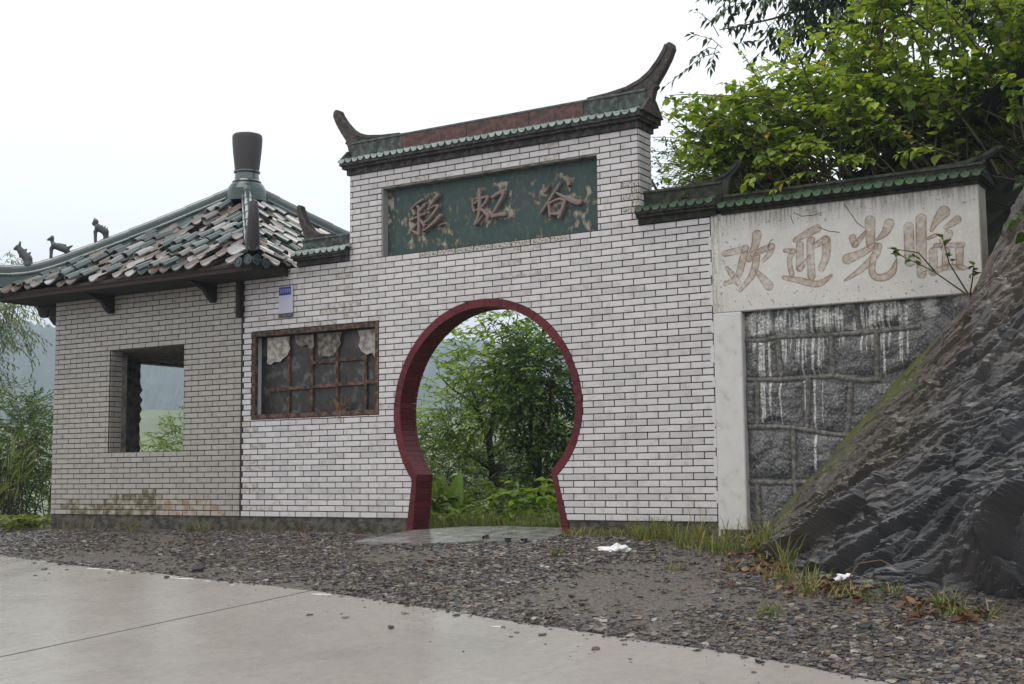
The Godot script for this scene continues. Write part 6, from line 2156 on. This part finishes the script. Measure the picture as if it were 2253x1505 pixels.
# arching shoots with broad pointed leaves; the nearest leaves are parts of their own
func build_wall_shrub() -> void:
	var bright := [Color(0.27, 0.36, 0.045), Color(0.34, 0.43, 0.06), Color(0.20, 0.295, 0.04), Color(0.14, 0.22, 0.04), Color(0.37, 0.45, 0.09)]
	var s := thing("broad_leaf_shrub", Vector3(1.6, 3.2, -1.0), "bright yellow green broad leaved shrub arching over the mossy cap of the plaster wall", "shrub")
	var off := s.position
	var wood := MB.new()
	var items := []
	var shoots := []
	for k in 150: shoots.append([Vector3(rf(0.2, 3.4), rf(3.1, 3.9), rf(-2.2, -0.55)), Vector3(rf(-2.6, -0.4), rf(0.6, 1.7), rf(-0.5, 0.5))])       # arching to the left
	for k in 150: shoots.append([Vector3(rf(0.6, 4.6), rf(3.5, 4.9), rf(-2.4, -0.6)), Vector3(rf(-1.2, 0.5), rf(0.6, 1.5), rf(-0.4, 0.5))])       # upright, right
	for k in 34: shoots.append([Vector3(rf(-0.2, 1.0), rf(3.0, 3.5), rf(-1.6, -0.7)), Vector3(rf(-1.4, -0.5), rf(0.2, 0.9), rf(-0.3, 0.4))])
	for k in 44: shoots.append([Vector3(rf(3.0, 3.9), rf(2.9, 4.0), rf(-0.6, 0.1)), Vector3(rf(-0.2, 0.5), rf(-0.3, 1.0), rf(-0.1, 0.35))])
	for k in 9: shoots.append([Vector3(rf(0.3, 2.7), rf(3.35, 3.45), rf(-0.5, -0.25)), Vector3(rf(-0.5, -0.1), rf(-0.15, 0.35), rf(0.25, 0.4))])
	for k in 46: shoots.append([Vector3(rf(0.1, 3.0), rf(3.25, 3.6), rf(-0.75, -0.45)), Vector3(rf(-0.9, 0.2), rf(0.25, 1.1), rf(-0.1, 0.3))])
	for sh in shoots:
		var p0: Vector3 = sh[0]
		var d: Vector3 = sh[1]
		var p2 := p0 + d
		# keep the crown inside its real outline: lower towards the left
		var roof_ := 4.35 + 0.42 * clampf(p2.x + 1.2, 0.0, 6.0)
		if p2.y > roof_ + rf(-0.3, 0.25): p2.y = roof_ + rf(-0.3, 0.2)
		if p2.x < -0.95: p2.x = rf(-0.95, -0.4)
		var p1 := p0.lerp(p2, 0.5) + Vector3.UP * rf(0.1, 0.35)
		var n := int(clampf(p0.distance_to(p2) / 0.085, 6, 24))
		var pts := PackedVector3Array()
		var rad := PackedFloat32Array()
		var tone := rf(0.75, 1.2)
		for i in n + 1:
			var t := float(i) / n
			var p := p0.lerp(p1, t).lerp(p1.lerp(p2, t), t)
			pts.append(p - off)
			rad.append(lerpf(0.012, 0.004, t))
			if t < 0.22: continue
			var dir := (p1.lerp(p2, t) - p0.lerp(p1, t)).normalized()
			var side := dir.cross(Vector3.UP).normalized()
			var sg := 1.0 if i % 2 == 0 else -1.0
			for q in (3 if t > 0.45 else 2):
				var ld := (dir * rf(0.2, 0.6) + side * sg * rf(0.5, 1.0) * (1.0 if q == 0 else -1.0 if q == 1 else 0.2) + Vector3.DOWN * rf(0.0, 0.55) + rdir() * 0.25).normalized()
				var L := rf(0.055, 0.145) * (1.0 if t < 0.85 else 0.7)
				var c: Color = bright[rng.randi() % bright.size()] * tone * rf(0.82, 1.15) * lerpf(0.7, 1.1, t)
				if rng.randf() < 0.008: c = Color(0.40, 0.28, 0.03)
				items.append([leaf_xf(p + ld * 0.03 - off, ld, Vector3.UP + rdir() * 0.35, L, L * rf(0.72, 0.9)), c, (p - EYE).length()])
		wood.col = Color(0.05, 0.042, 0.022)
		wood.tube(pts, rad, 5, 1.0, false)
	part("stems", wood.mesh(), M["stem"], s, Vector3.ZERO, "stuff")
	items.sort_custom(func(a, b): return a[2] < b[2])
	var tones := []
	var shapes := []
	for k in 5:
		var b := MB.new()
		var c: Color = bright[k]
		b.put(LV["big"][0], LV["big"][1], Transform3D(), c)
		shapes.append(b.mesh())
	var rest := MB.new()
	for i in items.size():
		var it: Array = items[i]
		if i < 280:
			var o := part("leaf", shapes[i % 5], M["leaf"], s)
			o.transform = it[0]
		else:
			rest.put(LV["big"][0], LV["big"][1], it[0], Color(it[1].r, it[1].g, it[1].b))
	part("crown", rest.mesh(), M["leaf"], s, Vector3.ZERO, "stuff")
	# shaded undergrowth on the bank behind
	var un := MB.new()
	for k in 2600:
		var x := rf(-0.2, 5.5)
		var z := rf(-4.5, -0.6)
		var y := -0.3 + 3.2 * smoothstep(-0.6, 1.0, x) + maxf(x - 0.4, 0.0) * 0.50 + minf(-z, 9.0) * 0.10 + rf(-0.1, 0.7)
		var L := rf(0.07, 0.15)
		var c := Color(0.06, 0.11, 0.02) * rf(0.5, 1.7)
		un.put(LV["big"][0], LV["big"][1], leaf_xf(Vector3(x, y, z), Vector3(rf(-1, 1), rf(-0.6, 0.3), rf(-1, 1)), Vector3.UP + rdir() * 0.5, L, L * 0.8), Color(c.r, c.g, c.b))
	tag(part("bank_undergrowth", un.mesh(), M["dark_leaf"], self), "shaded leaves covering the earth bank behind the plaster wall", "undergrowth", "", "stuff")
	# leaves trailing over the top of the rock at the wall's end
	var tr := MB.new()
	for k in 3200:
		var a := rf(0.1, 3.4)
		var b := rf(3.25, 4.6)
		var p := rock_point(a, b) + Vector3(rf(-0.05, 0.2), rf(0.0, 0.2), rf(0.0, 0.2))
		if n1.get_noise_2d(a * 70.0, b * 70.0) < 0.15 - (b - 3.25) * 0.5: continue
		var L := rf(0.06, 0.14)
		var c: Color = [Color(0.05, 0.10, 0.02), Color(0.09, 0.15, 0.02), Color(0.025, 0.05, 0.012)][rng.randi() % 3] * rf(0.7, 1.3)
		tr.put(LV["big"][0], LV["big"][1], leaf_xf(p, Vector3(rf(-1, 0.4), rf(-0.8, 0.3), rf(-0.2, 1)), Vector3.UP + rdir() * 0.6, L, L * 0.8), Color(c.r, c.g, c.b))
	tag(part("trailing_creeper", tr.mesh(), M["leaf"], self), "green creeper trailing over the rock beyond the end of the plaster wall", "creeper", "", "stuff")


func build_small_plants() -> void:
	# sapling rooted where rock and plaster meet
	var sp := thing("rock_sapling", Vector3(2.52, 2.08, 0.06), "thin sapling with small green leaves rooted where rock meets the plaster wall", "sapling")
	var st := MB.new()
	st.col = Color(0.045, 0.035, 0.02)
	var stems := [[Vector3(-0.02, 0.0, 0.0), Vector3(-0.16, 0.28, 0.05), Vector3(-0.20, 0.52, 0.09)], [Vector3(-0.04, 0.0, 0.02), Vector3(-0.30, 0.22, 0.07), Vector3(-0.60, 0.40, 0.10)], [Vector3(0, 0, 0), Vector3(0.04, 0.14, 0.05), Vector3(0.06, 0.24, 0.08)], [Vector3(-0.28, 0.21, 0.07), Vector3(-0.42, 0.40, 0.09), Vector3(-0.70, 0.47, 0.1)]]
	var leaves := []
	for s in stems:
		st.tube(PackedVector3Array(s), PackedFloat32Array([0.008, 0.006, 0.003]), 5)
		for k in 9:
			var t := rf(0.45, 1.0)
			var p: Vector3 = s[0].lerp(s[1], t).lerp(s[1].lerp(s[2], t), t)
			leaves.append(leaf_xf(p, Vector3(rf(-1, 1), rf(-0.4, 0.5), rf(0.0, 0.8)), Vector3.UP + rdir() * 0.5, rf(0.05, 0.10), rf(0.035, 0.06)))
	part("stems", st.mesh(), M["stem"], sp)
	for l in leaves:
		var b := MB.new()
		b.put(LV["big"][0], LV["big"][1], Transform3D(), Color(0.10, 0.17, 0.03) * rf(0.7, 1.2))
		var o := part("leaf", b.mesh(), M["leaf"], sp)
		o.transform = l
	# grass at the foot of the walls
	var gr := MB.new()
	var pale := [Color(0.14, 0.19, 0.035), Color(0.22, 0.24, 0.06), Color(0.30, 0.25, 0.085), Color(0.09, 0.14, 0.03)]
	for k in 2300:
		var t := rng.randf()
		var x := rf(-0.85, 1.1)
		var z := 0.10 + rf(0.0, 1.2) * clampf((x + 1.0) / 1.4, 0.12, 1.0)
		var dens := n1.get_noise_2d(x * 120.0, z * 120.0)
		if dens < -0.05: continue
		grass_blade(gr, x, z, gh(x, z), rf(0.06, 0.38) * (0.5 + clampf(dens * 2.0, 0.0, 0.8)), pale)
	for k in 330:
		var x := rf(-1.7, -0.7)
		var z := rf(0.04, 0.22)
		if n1.get_noise_2d(x * 120.0, z * 60.0) < 0.0: continue
		grass_blade(gr, x, z, gh(x, z), rf(0.04, 0.14), pale)
	for k in 420:                                                    # sparse dry bents along the left plinth
		var x := rf(-10.3, -3.9)
		if n1.get_noise_1d(x * 60.0) < 0.12: continue
		grass_blade(gr, x, rf(0.02, 0.30), gh(x, 0.1), rf(0.03, 0.16), [Color(0.20, 0.17, 0.07), Color(0.11, 0.13, 0.03), Color(0.22, 0.12, 0.05)])
	for k in 1500:                                                   # along the foot of the rock
		var s := rng.randf()
		var f := RO + RB * s + Vector3(-0.36, 0, 0.36) * sin(s * PI) * 0.9
		var w := rf(-0.1, 0.75) * (1.0 - 0.45 * s)
		var x := f.x - 0.62 * w + rf(-0.05, 0.05)
		var z := f.z + 0.5 * w + rf(-0.05, 0.05)
		if n1.get_noise_2d(x * 110.0 + 70.0, z * 110.0) < 0.10: continue
		grass_blade(gr, x, z, gh(x, z), rf(0.04, 0.17), pale)
	tag(part("grass", gr.mesh(), M["grass"], self), "yellowing grass along the foot of the walls and the rock", "grass", "", "stuff")
	# single tufts and weeds that stand apart on the gravel
	var tufts := [[-8.05, 0.30, 0.20, "small green weed at the plinth below the booth's window"], [-6.75, 0.34, 0.26, "dry bent grass tuft at the plinth where booth and gate wall meet"], [-7.0, 0.30, 0.20, "pale curled dry tuft just left of the booth's right corner"], [-0.95, 1.62, 0.20, "lone upright grass tuft on the gravel below the crumpled white bag"], [1.45, 2.05, 0.42, "tall grass tuft at the foot of the rock, above brown leaves"],
		[2.02, 3.95, 0.16, "low spreading grass tuft farthest out on the gravel toward the road"], [2.02, 3.2, 0.22, "bushy grass tuft among brown leaves below the rock hollow"], [2.55, 3.05, 0.16, "small tuft under the arched dry stem by the rock"], [0.55, 2.2, 0.14, "small tuft on the gravel left of the brown leaves"], [3.0, 3.5, 0.20, "leafy weed at the foot of the rock nearest the road"]]
	for t in tufts:
		var b := MB.new()
		var n := 30 if t[2] > 0.15 else 20
		for k in n:
			grass_blade(b, rf(-0.06, 0.06), rf(-0.06, 0.06), 0.0, t[2] * rf(0.5, 1.1), pale)
		for k in 6:
			var L := rf(0.03, 0.06)
			b.put(LV["big"][0], LV["big"][1], leaf_xf(Vector3(rf(-0.08, 0.08), rf(0.01, 0.06), rf(-0.08, 0.08)), Vector3(rf(-1, 1), 0.2, rf(-1, 1)), Vector3.UP, L, L), Color(0.09, 0.15, 0.03))
		tag(part("grass_tuft", b.mesh(), M["grass"], self, Vector3(t[0], gh(t[0], t[1]), t[1])), t[3], "grass tuft", "grass tufts standing apart on the gravel")
	# fallen leaves along the foot of the rock
	var lt := MB.new()
	for k in 900:
		var s := rf(0.05, 1.02)
		var f := RO + RB * s + Vector3(-0.36, 0, 0.36) * sin(clampf(s, 0, 1) * PI) * 0.9
		var w := absf(rng.randfn(0.12, 0.26))
		var x := f.x - 0.62 * w
		var z := f.z + 0.5 * w
		if n2.get_noise_2d(x * 110.0, z * 110.0) < -0.12: continue
		var L := rf(0.03, 0.085)
		var c: Color = [Color(0.11, 0.045, 0.02), Color(0.15, 0.075, 0.035), Color(0.07, 0.028, 0.014), Color(0.24, 0.15, 0.09)][rng.randi() % 4] * rf(0.6, 1.2)
		lt.put(LV["big"][0], LV["big"][1], leaf_xf(Vector3(x, gh(x, z) + rf(0.008, 0.035), z), Vector3(rf(-1, 1), rf(-0.3, 0.4), rf(-1, 1)), Vector3.UP + rdir() * 0.7, L, L * 0.6), c)
	for k in 120:
		var x := rf(-9.0, 3.0)
		var z := rf(0.2, 4.5)
		if z > road_edge(x) - 0.1 or x > 0.46 + z * 0.7: continue
		var L := rf(0.02, 0.05)
		lt.put(LV["big"][0], LV["big"][1], leaf_xf(Vector3(x, gh(x, z) + 0.02, z), Vector3(rf(-1, 1), rf(-0.2, 0.3), rf(-1, 1)), Vector3.UP + rdir() * 0.5, L, L * 0.6), Color(0.13, 0.055, 0.025) * rf(0.6, 1.6))
	tag(part("fallen_leaves", lt.mesh(), M["litter"], self), "brown fallen leaves gathered along the foot of the rock", "leaf litter", "", "stuff")
	# sprigs on the rock face
	for q in [[1.35, 1.05], [1.75, 0.95], [3.0, 0.9], [0.9, 1.9]]:
		var b := MB.new()
		for k in 7:
			var L := rf(0.025, 0.05)
			b.put(LV["big"][0], LV["big"][1], leaf_xf(Vector3(rf(-0.05, 0.05), rf(-0.04, 0.04), rf(0.02, 0.06)), Vector3(rf(-1, 1), rf(-0.5, 0.5), rf(0, 1)), Vector3.UP + rdir() * 0.5, L, L), Color(0.08, 0.17, 0.03) * rf(0.8, 1.3))
		var o := part("rock_sprig", b.mesh(), M["leaf"], self, rock_point(q[0], q[1]))
		tag(o, ["small green sprig on the brown part of the rock, uppermost near the wall side", "small green sprig just below the first one on the rock", "tiny sprig on the grey middle of the rock face", "tiny sprig high on the rock under the moss line"][[1.35, 1.75, 3.0, 0.9].find(q[0])], "sprig", "sprigs growing on the rock")


func build_litter() -> void:
	for q in [[-0.52, 1.20, 0.115, "crumpled white plastic bag lying on the gravel right of the moon gate"], [2.10, 2.52, 0.09, "crumpled pale plastic scrap among brown leaves at the foot of the rock"]]:
		var b := MB.new()
		var nu := 22
		var nv := 10
		var pos := func(i: int, j: int) -> Vector3:
			var a := TAU * (i % nu) / nu
			var e := lerpf(-0.15, PI / 2, float(j) / nv)
			var d := Vector3(cos(a) * cos(e) * 1.25, sin(e) * 0.42, sin(a) * cos(e) * 0.8)
			var r: float = 1.0 + n2.get_noise_3d(d.x * 160.0 + q[0] * 50.0, d.y * 160.0, d.z * 160.0) * 0.75
			return d * r * q[2]
		for j in nv:
			for i in nu:
				b.quad(pos.call(i + 1, j), pos.call(i, j), pos.call(i, j + 1), pos.call(i + 1, j + 1))
		tag(part("plastic_bag", b.mesh(), M["plastic"], self, Vector3(q[0], gh(q[0], q[1]) + 0.01, q[1])), q[3], "plastic bag")
	var tw := MB.new()
	tw.col = Color(0.12, 0.08, 0.04)
	tw.tube(PackedVector3Array([Vector3(0, 0, 0), Vector3(0.12, 0.16, 0), Vector3(0.28, 0.19, 0.02), Vector3(0.45, 0.12, 0.05)]), PackedFloat32Array([0.007, 0.006, 0.005, 0.003]), 5)
	tag(part("dry_stem", tw.mesh(), M["stem"], self, Vector3(2.12, gh(2.12, 2.75), 2.75)), "thin arched dry stem at the foot of the rock beside the hollow", "dry stem")


func _ready() -> void:
	rng.seed = 20240611
	# camera
	var cam := Camera3D.new()
	cam.name = "camera"
	cam.fov = 29.90
	cam.keep_aspect = Camera3D.KEEP_HEIGHT
	cam.near = 0.05
	cam.far = 4000.0
	cam.position = EYE
	cam.rotation = Vector3(PITCH, YAW, ROLL)
	add_child(cam)
	# overcast sky and a veiled sun
	var we := WorldEnvironment.new()
	we.name = "environment"
	var env := Environment.new()
	var sky := Sky.new()
	var sm := ProceduralSkyMaterial.new()
	sm.sky_top_color = Color(0.97, 0.985, 1.0)
	sm.sky_horizon_color = Color(0.97, 0.98, 0.985)
	sm.sky_curve = 0.15
	sm.ground_horizon_color = Color(0.70, 0.71, 0.70)
	sm.ground_bottom_color = Color(0.35, 0.35, 0.34)
	sm.sky_energy_multiplier = 1.0
	sm.sun_angle_max = 1.0
	sky.sky_material = sm
	env.background_mode = Environment.BG_SKY
	env.sky = sky
	env.background_energy_multiplier = 1.0
	env.ambient_light_source = Environment.AMBIENT_SOURCE_SKY
	env.tonemap_mode = Environment.TONE_MAPPER_LINEAR
	env.tonemap_exposure = 1.52
	env.sdfgi_enabled = true
	env.ssao_enabled = true
	env.ssil_enabled = true
	env.fog_enabled = true
	env.fog_density = 0.00085
	env.fog_light_color = Color(0.82, 0.89, 0.96)
	we.environment = env
	add_child(we)
	var sun := DirectionalLight3D.new()
	sun.name = "sun"
	sun.light_color = Color(1.0, 0.98, 0.95)
	sun.light_energy = 0.45
	sun.light_angular_distance = 40.0
	sun.shadow_enabled = true
	sun.rotation_degrees = Vector3(-72, -28, 0)
	add_child(sun)

	n1.seed = 3
	n1.frequency = 0.01
	n1.fractal_octaves = 4
	n2.seed = 4
	n2.frequency = 0.01
	n2.fractal_octaves = 3
	cell.seed = 5
	cell.noise_type = FastNoiseLite.TYPE_CELLULAR
	cell.frequency = 0.01
	cell.cellular_return_type = FastNoiseLite.RETURN_CELL_VALUE
	cell.fractal_type = FastNoiseLite.FRACTAL_NONE
	make_materials()
	make_leaf_shapes()
	build_ground()
	build_hills()
	build_gate_wall()
	build_booth()
	build_plaster_wall()
	build_rock()
	build_backdrop_plants()
	build_small_plants()
	build_gravel()
	build_poster()
	build_litter()
